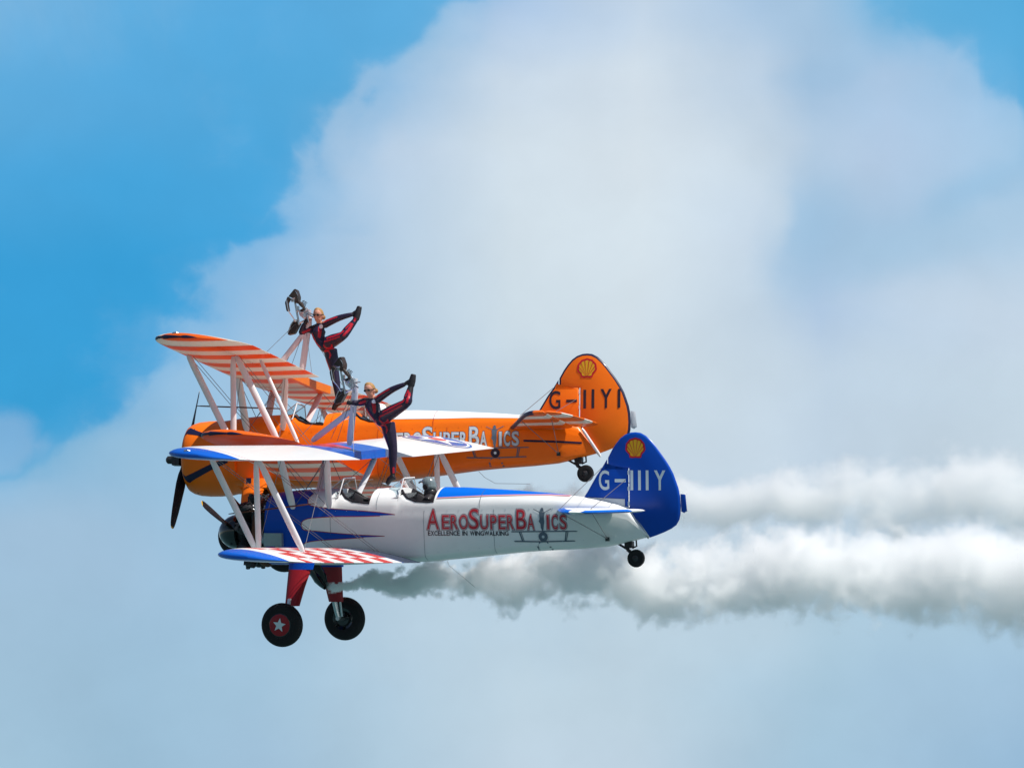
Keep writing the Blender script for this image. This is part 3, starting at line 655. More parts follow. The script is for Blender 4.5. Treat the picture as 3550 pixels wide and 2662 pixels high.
def propeller(parent, ang, spinner):
    hub = MB()
    if spinner: hub.lathe([(-.27, .001), (-.265, .05), (-.24, .11), (-.19, .175), (-.11, .23), (-.03, .258), (.05, .262), (.085, .255), (.085, .05)], (0, 0, 0), (1, 0, 0), 36)
    else: hub.lathe([(-.33, .001), (-.325, .035), (-.30, .062), (-.20, .068), (-.19, .10), (-.08, .105), (-.05, .07), (.08, .07), (.08, .02)], (0, 0, 0), (1, 0, 0), 24)
    h = hub.out('propeller_spinner' if spinner else 'propeller_hub', M_gloss if spinner else M_engine, parent)
    if not spinner:
        k = MB(); k.box((-.10, -.17, -.05), (.12, .10, .12)); k.box((-.10, .17, .05), (.12, .10, .12)); k.out('counterweight', M_engine, h)
    for s in (0, 1):
        a = ang+math.pi*s; d = Vector((0, math.cos(a), math.sin(a))); t = Vector((0, -math.sin(a), math.cos(a))); rings = []; ch = []
        for r, c, th, tw in ((.10, .10, .09, 70), (.2, .11, .08, 60), (.32, .15, .055, 50), (.5, .175, .042, 40), (.75, .175, .03, 30), (1.0, .165, .022, 23), (1.18, .14, .016, 19), (1.235, .125, .014, 18), (1.24, .124, .014, 18), (1.30, .09, .010, 17), (1.325, .04, .006, 17)):
            tw = math.radians(tw); cx = Vector((1, 0, 0))*math.sin(tw)+t*math.cos(tw); cn = Vector((1, 0, 0))*math.cos(tw)-t*math.sin(tw)
            rings.append([d*r+cx*math.cos(2*math.pi*i/12)*c/2+cn*math.sin(2*math.pi*i/12)*th/2 for i in range(12)])
        mb = MB(); mb.loft(rings); mb.m = [1 if i >= 9*12 and i < 10*12 else 0 for i in range(len(mb.f))]; mb.m[-1] = 1
        mb.out('propeller_blade', [M_blade, M_yellow], parent)

def wheel(parent, c, r, w, out_dir, star, cap_mat=None):
    c = Vector(c); ax = Vector((0, out_dir, 0))
    prof = []
    for i in range(15):
        a = math.pi*(-.5+i/14.0); prof.append((math.sin(a)*w/2, r-.5*w+math.cos(a)*w*.5 if False else r-w*.42*(1-math.cos(a))))
    prof = [(-w*.42, r*.50)]+[(-w*.5, r*.60)]+prof[1:-1]+[(w*.5, r*.60), (w*.42, r*.50)]
    hub = MB().lathe([(-w*.40, .001), (-w*.40, r*.3), (-w*.30, r*.34), (-w*.43, r*.50), (-w*.2, r*.52), (w*.2, r*.52), (w*.42, r*.51), (w*.43, r*.555), (w*.49, r*.50), (w*.52, r*.1), (w*.52, .001)], c, ax, 32)
    n_ = 32; hub.m = [1 if star and i >= 8*n_ else 0 for i in range(len(hub.f))]
    hb = hub.out('main_wheel', [M_gloss, M_dred], parent)
    ty = MB().lathe(prof, c, ax, 40).out('tyre', M_black, hb)
    if star:
        pts = []
        for i in range(10):
            a = math.radians(90-8)+math.pi*i/5; rr = r*.33 if i % 2 == 0 else r*.145; pts.append((rr*math.cos(a), rr*math.sin(a)))
        y = c.y+out_dir*(w*.52+.008)
        project('star', flat_poly([pts]), lambda a, b: Vector((c.x+a, y, c.z+b)), M_letblue, hb, 0, 0)
    return ty

def wire(parent, a, b, r=.0048, name='bracing_wire', mat=None):
    MB().tube([a, b], r, 5).out(name, mat or M_wire, parent)

def build_biplane(scheme, root):
    BL = scheme == 'blue'
    main = M_white if BL else M_orange
    # ---- fuselage
    if BL:
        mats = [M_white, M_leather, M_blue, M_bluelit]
        def tm(x, k, kk):
            if x < 1.22: return 2
            return 0
    else:
        mats = [M_orange, M_leather, M_white]
        def tm(x, k, kk):
            return 0
    fus = build_fuselage(root, mats, tm)
    sk = lambda e: (lambda a, b: fus_skin(a, b, e)); sko = lambda e: (lambda a, b: fus_skin(a, b, e, 1))
    # cockpit rims: padded leather rolls
    for rim in (RIM1, RIM2):
        mb = MB()
        for s in (-1, 1): mb.tube([Vector((x, s*(fus_y(x, z)-.012), z+.008)) for x, z in [(rim[0][0]+.0, rim[0][1]-.01)]+rim[1:]], .020, 8)
        mb.tube([Vector((rim[-1][0], s*(fus_y(*rim[-1])-.012), rim[-1][1]+.008)) for s in (-1, 1)], .018, 8)
        mb.out('cockpit_rim', M_leather, fus)
    if BL:
        sp_u = [(1.16, .655), (1.45, .60), (1.41, .54), (1.40, .49), (1.44, .43), (1.56, .40), (1.79, .375), (1.99, .36), (2.31, .34), (2.63, .315), (2.88, .282)]
        sp_m = [(2.63, .272), (2.31, .262), (1.87, .258), (1.56, .24), (1.43, .225), (1.345, .19), (1.315, .14), (1.325, .08), (1.37, .045), (1.55, .03), (1.95, -.005), (2.35, -.030), (2.70, -.045)]
        sp_l = [(2.35, -.06), (2.09, -.075), (1.57, -.11), (1.39, -.14), (1.32, -.18), (1.295, -.24), (1.33, -.32)]
        edge = spline(sp_u[1:], 5)+spline(sp_m, 5)+spline(sp_l, 5)
        front = [(1.33, -.47), (.715, -.47), (.715, .585), (.86, .612), (1.0, .632), (1.16, .648), (1.36, .635)]
        for fn, nm in ((sk, 'flame_paint'), (sko, 'flame_paint')): project(nm, flat_poly([front+edge]), fn(.0045), M_blue, fus, .08, .04)
        # thin red line round the flames
        for path in (spline(sp_u[1:], 5), spline(sp_m, 5), spline(sp_l, 5)):
            ln = []
            for (a, b), (c_, d_) in zip(path, path[1:]):
                L = Vector((c_-a, d_-b)); 
                if L.length < 1e-5: continue
                L.normalize(); nx, nz = -L.y*.009, L.x*.009
                ln.append([(a-nx*.2, b-nz*.2), (c_-nx*.2, d_-nz*.2), (c_+nx, d_+nz), (a+nx, b+nz)])
            project('flame_outline', flat_poly(ln), sk(.0065), M_dred, fus, 0, 0)
        # blue spine behind the headrest, with its red edge
        low = [(3.54, .545), (3.9, .56), (4.31, .578), (4.8, .588), (5.27, .590), (5.62, .572)]
        rows = []
        xs = [3.54+(5.62-3.54)*i/26 for i in range(27)]
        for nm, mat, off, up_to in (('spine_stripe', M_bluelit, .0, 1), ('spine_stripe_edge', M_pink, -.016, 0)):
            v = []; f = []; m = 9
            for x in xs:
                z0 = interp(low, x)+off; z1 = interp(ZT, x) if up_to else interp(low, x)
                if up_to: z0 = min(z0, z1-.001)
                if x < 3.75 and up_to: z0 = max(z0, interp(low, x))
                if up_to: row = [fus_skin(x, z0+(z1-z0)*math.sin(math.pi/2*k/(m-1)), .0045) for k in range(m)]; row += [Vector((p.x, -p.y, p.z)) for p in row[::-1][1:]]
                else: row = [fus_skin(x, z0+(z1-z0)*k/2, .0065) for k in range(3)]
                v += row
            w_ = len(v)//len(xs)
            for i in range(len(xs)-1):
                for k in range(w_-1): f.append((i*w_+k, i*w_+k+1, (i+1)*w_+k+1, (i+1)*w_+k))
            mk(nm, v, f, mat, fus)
        logo(fus, M_red, M_pink, M_grey, M_grey, False)
    else:
        # white spine and the dark line to the tail
        low = [(3.54, .515), (4.3, .512), (4.9, .520), (5.6, .508), (5.8, .50)]
        xs = [3.54+(5.8-3.54)*i/26 for i in range(27)]; v = []; f = []; m = 9
        for x in xs:
            z0 = interp(low, x); z1 = interp(ZT, x)
            row = [fus_skin(x, z0+(z1-z0)*math.sin(math.pi/2*k/(m-1)), .0045) for k in range(m)]; row += [Vector((p.x, -p.y, p.z)) for p in row[::-1][1:]]; v += row
        w_ = len(v)//len(xs)
        for i in range(len(xs)-1):
            for k in range(w_-1): f.append((i*w_+k, i*w_+k+1, (i+1)*w_+k+1, (i+1)*w_+k))
        mk('spine_stripe', v, f, M_white, fus)
        project('tail_stripe', flat_poly([[(5.70, .125), (6.2, .105), (6.62, .085), (6.62, .115), (6.2, .138), (5.70, .158)]]), sk(.005), M_navy, fus, .1, 0)
        logo(fus, M_lgrey, M_lgrey, M_navy, M_grey, True)
    # panel seams and fasteners
    sm = [(3.352, .345, -.42, .005), (4.24, .655, .38, .006), (4.47, .36, -.30, .005), (1.80, .25, -.02, .006), (2.56, .62, .36, .006)]
    for x, z0, z1, w_ in sm: project('panel_seam', flat_poly([[(x, z1), (x+w_, z1), (x+w_, z0), (x, z0)]]), sk(.0085), M_grey if BL else M_dred, fus, 0, .04)
    sl = MB()
    for i in range(26):
        x = 1.7+i*.185; z = interp(ZL, x)-.01; sl.box(fus_skin(x, z, .004), (.009, .006, .008))
    for i in range(20):
        x = 3.4+i*.165; z = interp(ZB, x)+.13; sl.box(fus_skin(x, z, .003), (.009, .006, .009))
    fr_ = sl.out('fastener_row', M_lgrey if BL else M_orange, fus, smooth=False); fr_['kind'] = 'stuff'
    for x0 in (1.655, 2.655): windshield(fus, x0)
    for x in (2.30, 3.34): MB().box((x, 0, .27), (.08, .46, .50)).box((x-.2, 0, .05), (.4, .46, .06)).out('seat', M_leather, fus)
    for x in (1.90, 2.94): MB().box((x, 0, .48), (.04, .62, .26)).out('instrument_panel', M_gloss, fus, smooth=False)
    # ---- nose
    if BL:
        radial_engine(root, .08)
        MB().lathe([(0, .30), (.02, .44), (.05, .46), (.05, .30)], (.66, 0, .02), (1, 0, 0), 30).out('firewall', M_blue, root)
        bx = MB(); bx.box((.86, -.44, -.10), (.30, .16, .20)); bx.tube([(.72, -.44, -.10), (.64, -.42, -.10)], .07, 12); bx.tube([(.9, -.44, -.2), (.9, -.40, -.34)], .03, 8)
        bx.out('oil_cooler', M_silver, root)
        MB().tube([(.02, -.30, .60), (.10, -.34, .52), (.25, -.40, .40)], .035, 8).out('intake_pipe', M_gloss, root)
        pl = MB()
        for k in range(70):
            a = R(55+random.random()*70) if k % 2 else R(40+random.random()*120); r = .40+random.random()*.18; x = .42+random.random()*.24
            p = Vector((x, -math.cos(a)*r, math.sin(a)*r)); q = p+Vector((random.uniform(-.07, .07), random.uniform(-.07, .07), random.uniform(-.06, .06))); pl.tube([p, q], random.choice((.006, .009, .013)), 5)
        o = pl.out('engine_plumbing', M_steel, root); o['kind'] = 'stuff'
        MB().box((.52, 0, 0), (.22, .62, .62)).out('accessory_case', M_engine, root)
    else:
        cw = MB().lathe([(.30, .40), (.16, .42), (.105, .455), (.09, .49), (.11, .525), (.17, .56), (.27, .588), (.42, .602), (.60, .604), (.80, .590), (.93, .56), (.93, .52), (.80, .55), (.4, .56)], (0, 0, 0), (1, 0, 0), 56)
        cow = cw.out('engine_cowling', M_orange, root)
        radial_engine(root, .10)
        def cs(a, b):                                     # side of the cowling at x=a, z=b
            r = interp([(.09, .49), (.11, .525), (.17, .56), (.27, .588), (.42, .602), (.60, .604), (.80, .590), (.93, .56)], a)+.005
            return Vector((a, -math.sqrt(max(r*r-b*b, .0004)), b))
        bands = [[(.10, -.27), (.13, -.31), (.16, -.325), (.30, -.285), (.416, -.240), (.60, -.165), (.80, -.095), (.925, -.05), (.925, -.125), (.76, -.195), (.62, -.25), (.43, -.333), (.30, -.385), (.215, -.425), (.17, -.41), (.125, -.36)],
                 [(.10, .27), (.13, .34), (.158, .359), (.276, .339), (.372, .32), (.46, .278), (.7, .19), (.925, .10), (.925, .165), (.7, .27), (.47, .355), (.349, .398), (.265, .433), (.19, .465), (.14, .43)]]
        project('cowling_band', flat_poly(bands), cs, M_navy, cow, .04, .04)
        nk = MB().lathe([(0, .575), (.1, .55), (.1, .40), (0, .40)], (.90, 0, 0), (1, 0, 0), 40).out('cowl_flap_ring', M_orange, root)
        MB().box((1.29, -.665, -.445), (.085, .012, .085)).out('access_panel', M_navy, root, smooth=False)
    ang = math.atan2(.472, -1.2) if BL else math.atan2(1.212, .642)
    propeller(root, ang, BL)
    # ---- wings
    AIL_U = None if BL else (2.35, 4.35, .63)
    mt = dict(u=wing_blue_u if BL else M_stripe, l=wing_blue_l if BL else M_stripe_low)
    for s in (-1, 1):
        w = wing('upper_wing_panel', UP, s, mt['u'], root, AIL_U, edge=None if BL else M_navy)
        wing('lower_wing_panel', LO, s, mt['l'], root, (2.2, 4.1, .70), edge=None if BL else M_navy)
        if BL and s > 0: roundel(w)
    cs_ = MB(); ys = [-.994, -.8, -.5, -.25, 0, .25, .5, .8, .994]
    cs_.loft([section(UP, y, 0, .71) for y in ys])
    cen = cs_.out('centre_section', centre_mat(BL), root, angle=40)
    MB().lathe([(0, .03), (.02, .03), (.035, .02), (.035, .001)], wing_pt(UP, 2.02, .45, 1)+Vector((-.03, 0, -.05)), (1, 0, .3), 12).out('filler_cap', M_strutw, cen)
    # navigation light on the tip
    for s in (-1, 1):
        p = wing_pt(UP, 1.45, s*4.82, 1); MB().lathe([(-.05, .001), (-.03, .02), (.03, .022), (.06, .001)], p, (1, 0, 0), 10).out('navigation_light', M_steel, root)
    # ---- struts
    sm_ = M_strutw
    for s in (-1, 1):
        y = 3.38*s
        F1 = Vector((1.165, y, 1.232)); R1 = Vector((1.965, y, 1.180)); FB = Vector((1.90, y, -.165)); RB = Vector((2.675, y, -.185))
        strut_mb(F1, FB, .105, .045).out('interplane_strut', sm_, root); strut_mb(R1, RB, .105, .045).out('interplane_strut', sm_, root)
        strut_mb(R1+Vector((-.05, 0, -.01)), FB+Vector((.045, 0, 0)), .095, .040).out('interplane_strut', sm_, root)
        if not BL: strut_mb((2.20, 2.92*s, 1.19), (2.86, 2.92*s, -.18), .065, .04).out('aileron_strut', sm_, root)
        CFt = Vector((1.157, .88*s, 1.185)); CRt = Vector((1.965, .92*s, 1.15)); CFb = Vector((1.176, .445*s, .375)); CRb = Vector((1.775, .435*s, .385))
        strut_mb(CFt, CFb, .125, .05).out('cabane_strut', sm_, root); strut_mb(CRt, CRb, .105, .05).out('cabane_strut', sm_ if BL or s < 0 else M_strutp, root)
        # wires
        for dx in (-.03, .03):
            wire(root, (1.85+dx, .45*s, -.24), F1+Vector((dx+.02, -.03*s, .0)), name='flying_wire'); wire(root, (2.62+dx, .45*s, -.30), R1+Vector((dx, -.03*s, .0)), name='flying_wire')
        wire(root, CFt+Vector((.05, .02*s, 0)), FB+Vector((.02, -.04*s, .03)), name='landing_wire'); wire(root, CRt+Vector((0, .02*s, 0)), RB+Vector((0, -.04*s, .03)), name='landing_wire')
        wire(root, CFt+Vector((.03, 0, 0)), CRb, .005); wire(root, CRt, CFb, .005)
        strut_mb((1.0, 2.40*s, .35 if BL else .54), (2.42, 2.40*s, .51 if BL else .46), .022, .022, (0, 0, 1)).out('wire_spreader', M_rust, root)
        wire(root, (1.19, .45*s, .38), (1.16, -.90*s, 1.17), .005)
    # ---- tail
    bd = (lambda a, b: a.x < 7.0 or True) if not BL else None
    fn = outline_solid('fin', FIN, .060, [M_blue if BL else M_orange, M_navy], root, border=(lambda a, b: (a.x < 6.2 and b.x < 6.22 and a.z+b.z > 1.05)) if not BL else None)
    rd = outline_solid('rudder', RUD, .056, [M_blue if BL else M_orange, M_navy], root, border=(lambda a, b: (a.z+b.z)/2 > .15 and not (a.x < 6.57 and b.x < 6.57 and a.z+b.z < 2.1)) if not BL else None)
    if BL:
        W = [('G', 6.075, 6.245, .655, .955), ('-', 6.335, 6.515, .775, .825)]; W2 = [('I', 6.59, 6.635, .655, .955), ('I', 6.715, 6.76, .655, .955), ('I', 6.84, 6.885, .655, .955), ('Y', 6.975, 7.16, .655, .955)]
    else:
        W = [('G', 6.06, 6.245, .65, .945), ('-', 6.34, 6.515, .755, .80)]; W2 = [('I', 6.62, 6.665, .65, .95), ('I', 6.755, 6.80, .65, .955), ('Y', 6.90, 7.085, .65, .955), ('I', 7.185, 7.228, .65, .95)]
    lm = M_letblue if BL else M_letdark
    for it in W: project('registration_letter', text_bm([it], .012), fin_skin(.060), lm, fn, 0, 0)
    for it in W2: project('registration_letter', text_bm([it], .022), fin_skin(.056), lm, rd, 0, 0)
    ob, yb, ribs = shell_polys(6.675, 1.285, .172)
    project('emblem', flat_poly([ob]), fin_skin(.058), M_ered, rd, 0, 0); project('emblem_shell', flat_poly([yb]), fin_skin(.064), M_yellow, rd, 0, 0); project('emblem_ribs', flat_poly(ribs), fin_skin(.070), M_ered, rd, 0, 0)
    for z in (.45, .68, .92): MB().tube([(6.552, 0, z-.03), (6.552, 0, z+.03)], .022, 8).out('rudder_hinge', M_strutw if not BL else M_letblue, fn)
    outline_solid('trim_tab', [(7.388, .60), (7.47, .59), (7.495, .335), (7.47, .33), (7.45, .31), (7.40, .335)], .02, M_lgrey if not BL else M_blue, root)
    outline_solid('stern_post', [(6.585, .36), (6.60, .36), (6.89, -.04), (6.875, -.055)], .05, M_white if BL else M_orange, root, inset=.004)
    if BL: project('fin_root_panel', flat_poly([[(5.80, .49), (5.90, .545), (6.50, .52), (6.50, .42), (6.1, .44)]]), fin_skin(.074), M_lgrey, fn, 0, 0)
    # tailplane with elevators
    tz = .355; TPM = M_white if BL else M_tstripe
    for s in (-1, 1):
        stab = [(5.46, .20), (5.62, .55), (5.95, 1.30), (6.10, 1.62), (6.22, 1.79), (6.33, 1.86), (6.44, 1.87), (6.50, 1.86), (6.50, .18), (6.3, .12)]
        elev = [(6.52, 1.86), (6.60, 1.84), (6.68, 1.77), (6.76, 1.62), (6.85, 1.30), (6.93, .80), (6.97, .45), (6.95, .34), (6.80, .22), (6.52, .20)]
        for nm, pts, bdr in (('tailplane', stab, lambda a, b: a.x < 6.34 and b.x < 6.34 and not (a.z < .2 and b.z < .22)), ('elevator', elev, lambda a, b: (a.z+b.z)/2 > .9)):
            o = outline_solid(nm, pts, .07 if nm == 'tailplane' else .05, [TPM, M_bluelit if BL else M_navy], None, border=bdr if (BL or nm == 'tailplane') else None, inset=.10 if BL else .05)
            me = o.data
            for v_ in me.vertices: x, y, z = v_.co; v_.co = (x, s*z, tz+y+.012*max(0, z-.2))
            if s > 0: me.flip_normals()
            o.parent = root
        wire(root, (6.27, .185*s, -.075), (5.95, 1.15*s, tz-.03), .006, 'tail_brace_wire'); wire(root, (6.27, .185*s, -.075), (6.45, 1.2*s, tz-.03), .006, 'tail_brace_wire')
        wire(root, (6.12, .03*s, .99), (5.90, 1.15*s, tz+.05), .005, 'tail_brace_wire'); wire(root, (6.5, .03*s, .80), (6.42, 1.2*s, tz+.05), .005, 'tail_brace_wire')
        MB().box((6.27, .185*s, -.08), (.06, .03, .06)).out('brace_bracket', M_gloss, root)
    strut_mb((6.62, -.10, .33), (6.92, -.05, -.12), .05, .03).out('elevator_push_rod', M_strutw, root) if not BL else None
    # tail wheel
    tw = MB(); tw.tube([(6.50, 0, -.12), (6.53, 0, -.25), (6.62, 0, -.32)], [.04, .03, .025], 8)
    tw.tube([(6.38, 0, -.16), (6.52, 0, -.24)], .018, 6); tw.tube([(6.66, 0, -.08), (6.67, 0, -.19), (6.60, 0, -.22)], .014, 6); tw.box((6.55, 0, -.17), (.12, .10, .10))
    for s in (-1, 1): tw.tube([(6.62, 0, -.30), (6.66, .05*s, -.37)], .014, 6)
    tw.out('tail_wheel_fork', M_leather, root)
    t_ = MB().lathe([(-.04, .05), (-.05, .10), (-.04, .128), (0, .137), (.04, .128), (.05, .10), (.04, .05)], (6.66, 0, -.375), (0, 1, 0), 28).out('tail_wheel_tyre', M_black, root)
    MB().lathe([(-.05, .001), (-.05, .03), (-.03, .06), (.03, .06), (.05, .03), (.05, .001)], (6.66, 0, -.375), (0, 1, 0), 20).out('tail_wheel_hub', M_engine, root)
    # ---- main undercarriage
    for s in (-1, 1):
        gm = M_dred if BL else M_orange; top = M_blue if BL else M_orange
        def gring(k, x0, x1, y, z, t):
            cx, h = (x0+x1)/2, (x1-x0)/2
            return [Vector((cx+h*math.cos(2*math.pi*i/16), s*(y+t*math.sin(2*math.pi*i/16)), z)) for i in range(16)]
        A = [gring(0, 1.14, 1.58, .52, -.40, .09), gring(0, 1.15, 1.56, .57, -.55, .085)]; B_ = [gring(0, 1.15, 1.53, .575, -.552, .083), gring(0, 1.175, 1.48, .70, -.82, .07), gring(0, 1.195, 1.44, .815, -1.10, .055)]
        MB().loft(A).out('gear_leg_collar', top, root); MB().loft(B_).out('gear_leg', gm, root)
        ax = MB(); ax.tube([(1.28, .80*s, -1.0), (1.29, .88*s, -1.22), (1.30, .95*s, -1.36)], [.045, .04, .04], 10); ax.tube([(1.30, .90*s, -1.36), (1.305, 1.15*s, -1.375)], .035, 10); ax.tube([(1.36, .87*s, -1.10), (1.36, .93*s, -1.33)], .018, 6)
        ax.out('wheel_axle', M_steel, root)
        wheel(root, (1.305, 1.165*s, -1.375), .337, .20, s, BL)
    ex = MB(); ex.tube([(1.05, .20, -.46), (1.28, .16, -.60), (1.36, .15, -.72), (1.42, .13, -.80), (1.47, .12, -.84)], [.10, .115, .11, .075, .06], 12, cap=False)
    ex.out('exhaust_pipe', M_gloss, root)
    # belly aerial
    MB().tube([(3.55, 0, -.43), (3.58, 0, -.50), (4.0, 0, -.82)] if BL else [(4.90, 0, -.30), (5.0, 0, -.40), (5.18, 0, -.50), (5.75, 0, -.52)], .003, 5).out('aerial', M_wire, root)
    return fus

def strip_tip(w, base_fn, tip_col, line_col, white_col):
    def ex(t, co):
        sp = t.nodes.new('ShaderNodeSeparateXYZ'); t.links.new(co.outputs['Object'], sp.inputs[0])
        ay = mth(t, 'ABSOLUTE', sp.outputs[1])
        d = mth(t, 'SUBTRACT', ay, mth(t, 'MULTIPLY_ADD', mth(t, 'SUBTRACT', sp.outputs[0], w['xle']), .27, w['yt']-.50))
        base = base_fn(t, co)
        c = mixc(t, mth(t, 'GREATER_THAN', d, -.24), base, white_col)
        c = mixc(t, mth(t, 'MULTIPLY', mth(t, 'GREATER_THAN', d, -.135), mth(t, 'LESS_THAN', d, -.115)), c, line_col)
        return mixc(t, mth(t, 'GREATER_THAN', d, 0.0), c, tip_col)
    return ex
def const(col):
    def f(t, co):
        r = t.nodes.new('ShaderNodeRGB'); r.outputs[0].default_value = (*col, 1); return r.outputs[0]
    return f
wing_blue_u = paint('white_wing_blue_tip', WHITE, .38, .35, dirt=.03, bump=.08, bump_scale=9, translucent=.10, extra=strip_tip(UP, const(WHITE), (.004, .11, .56), (.62, .25, .27), WHITE))
wing_blue_l = paint('chequered_wing_blue_tip', WHITE, .38, .35, dirt=.03, bump=.08, bump_scale=9, translucent=.06, extra=strip_tip(LO, checker_extra, (.004, .11, .56), WHITE, WHITE))
def centre_mat(BL):
    if not BL:
        def exo(t, co):
            sp = t.nodes.new('ShaderNodeSeparateXYZ'); t.links.new(co.outputs['Object'], sp.inputs[0])
            return mixc(t, mth(t, 'GREATER_THAN', sp.outputs[0], 2.02), stripes_extra(t, co), (.90, .22, .006))
        return paint('striped_centre_orange_rear', CREAM, .4, .2, dirt=.04, translucent=.3, extra=exo)
    def ex(t, co):
        sp = t.nodes.new('ShaderNodeSeparateXYZ'); t.links.new(co.outputs['Object'], sp.inputs[0])
        ay = mth(t, 'ABSOLUTE', sp.outputs[1]); x = sp.outputs[0]
        w = mth(t, 'MULTIPLY_ADD', mth(t, 'SUBTRACT', x, .98), .62, ay)
        c = mixc(t, mth(t, 'GREATER_THAN', w, .24), WHITE, (.62, .04, .09))
        c = mixc(t, mth(t, 'GREATER_THAN', w, .74), c, (.004, .10, .50))
        c = mixc(t, mth(t, 'GREATER_THAN', x, 1.90), c, (.004, .10, .50))
        up_ = nd(t, 'ShaderNodeNewGeometry'); s2 = t.nodes.new('ShaderNodeSeparateXYZ'); t.links.new(up_.outputs['Normal'], s2.inputs[0])
        return c
    return paint('blue_red_white_centre_paint', WHITE, .35, .4, dirt=.03, extra=ex)
def roundel(w):
    cx, cy, r = 1.90, 3.45, .55
    top = lambda e: (lambda a, b: wing_pt(UP, a, b, 1)+Vector((0, 0, e)))
    circ = lambda q, n=48: [(cx+q*math.cos(2*math.pi*i/n), cy+q*math.sin(2*math.pi*i/n)) for i in range(n)]
    star = []
    for i in range(10):
        a = math.pi+math.pi*i/5; q = r*.84 if i % 2 == 0 else r*.84*.382; star.append((cx+q*math.cos(a), cy+q*math.sin(a)))
    project('roundel_ring', flat_poly([circ(r)]), top(.004), paint('roundel_blue', (.02, .13, .42), .4, .3), w, .1, .1)
    project('roundel_white_ring', flat_poly([circ(r*.93)]), top(.0075), M_white, w, .1, .1)
    project('roundel_field', flat_poly([circ(r*.86)]), top(.011), MATS['roundel_blue'], w, .1, .1)
    project('roundel_star', flat_poly([star]), top(.0145), M_white, w, .1, .1)
    project('roundel_centre', flat_poly([circ(r*.27, 24)]), top(.018), paint('roundel_red', (.62, .12, .14), .4, .3), w, .1, .1)

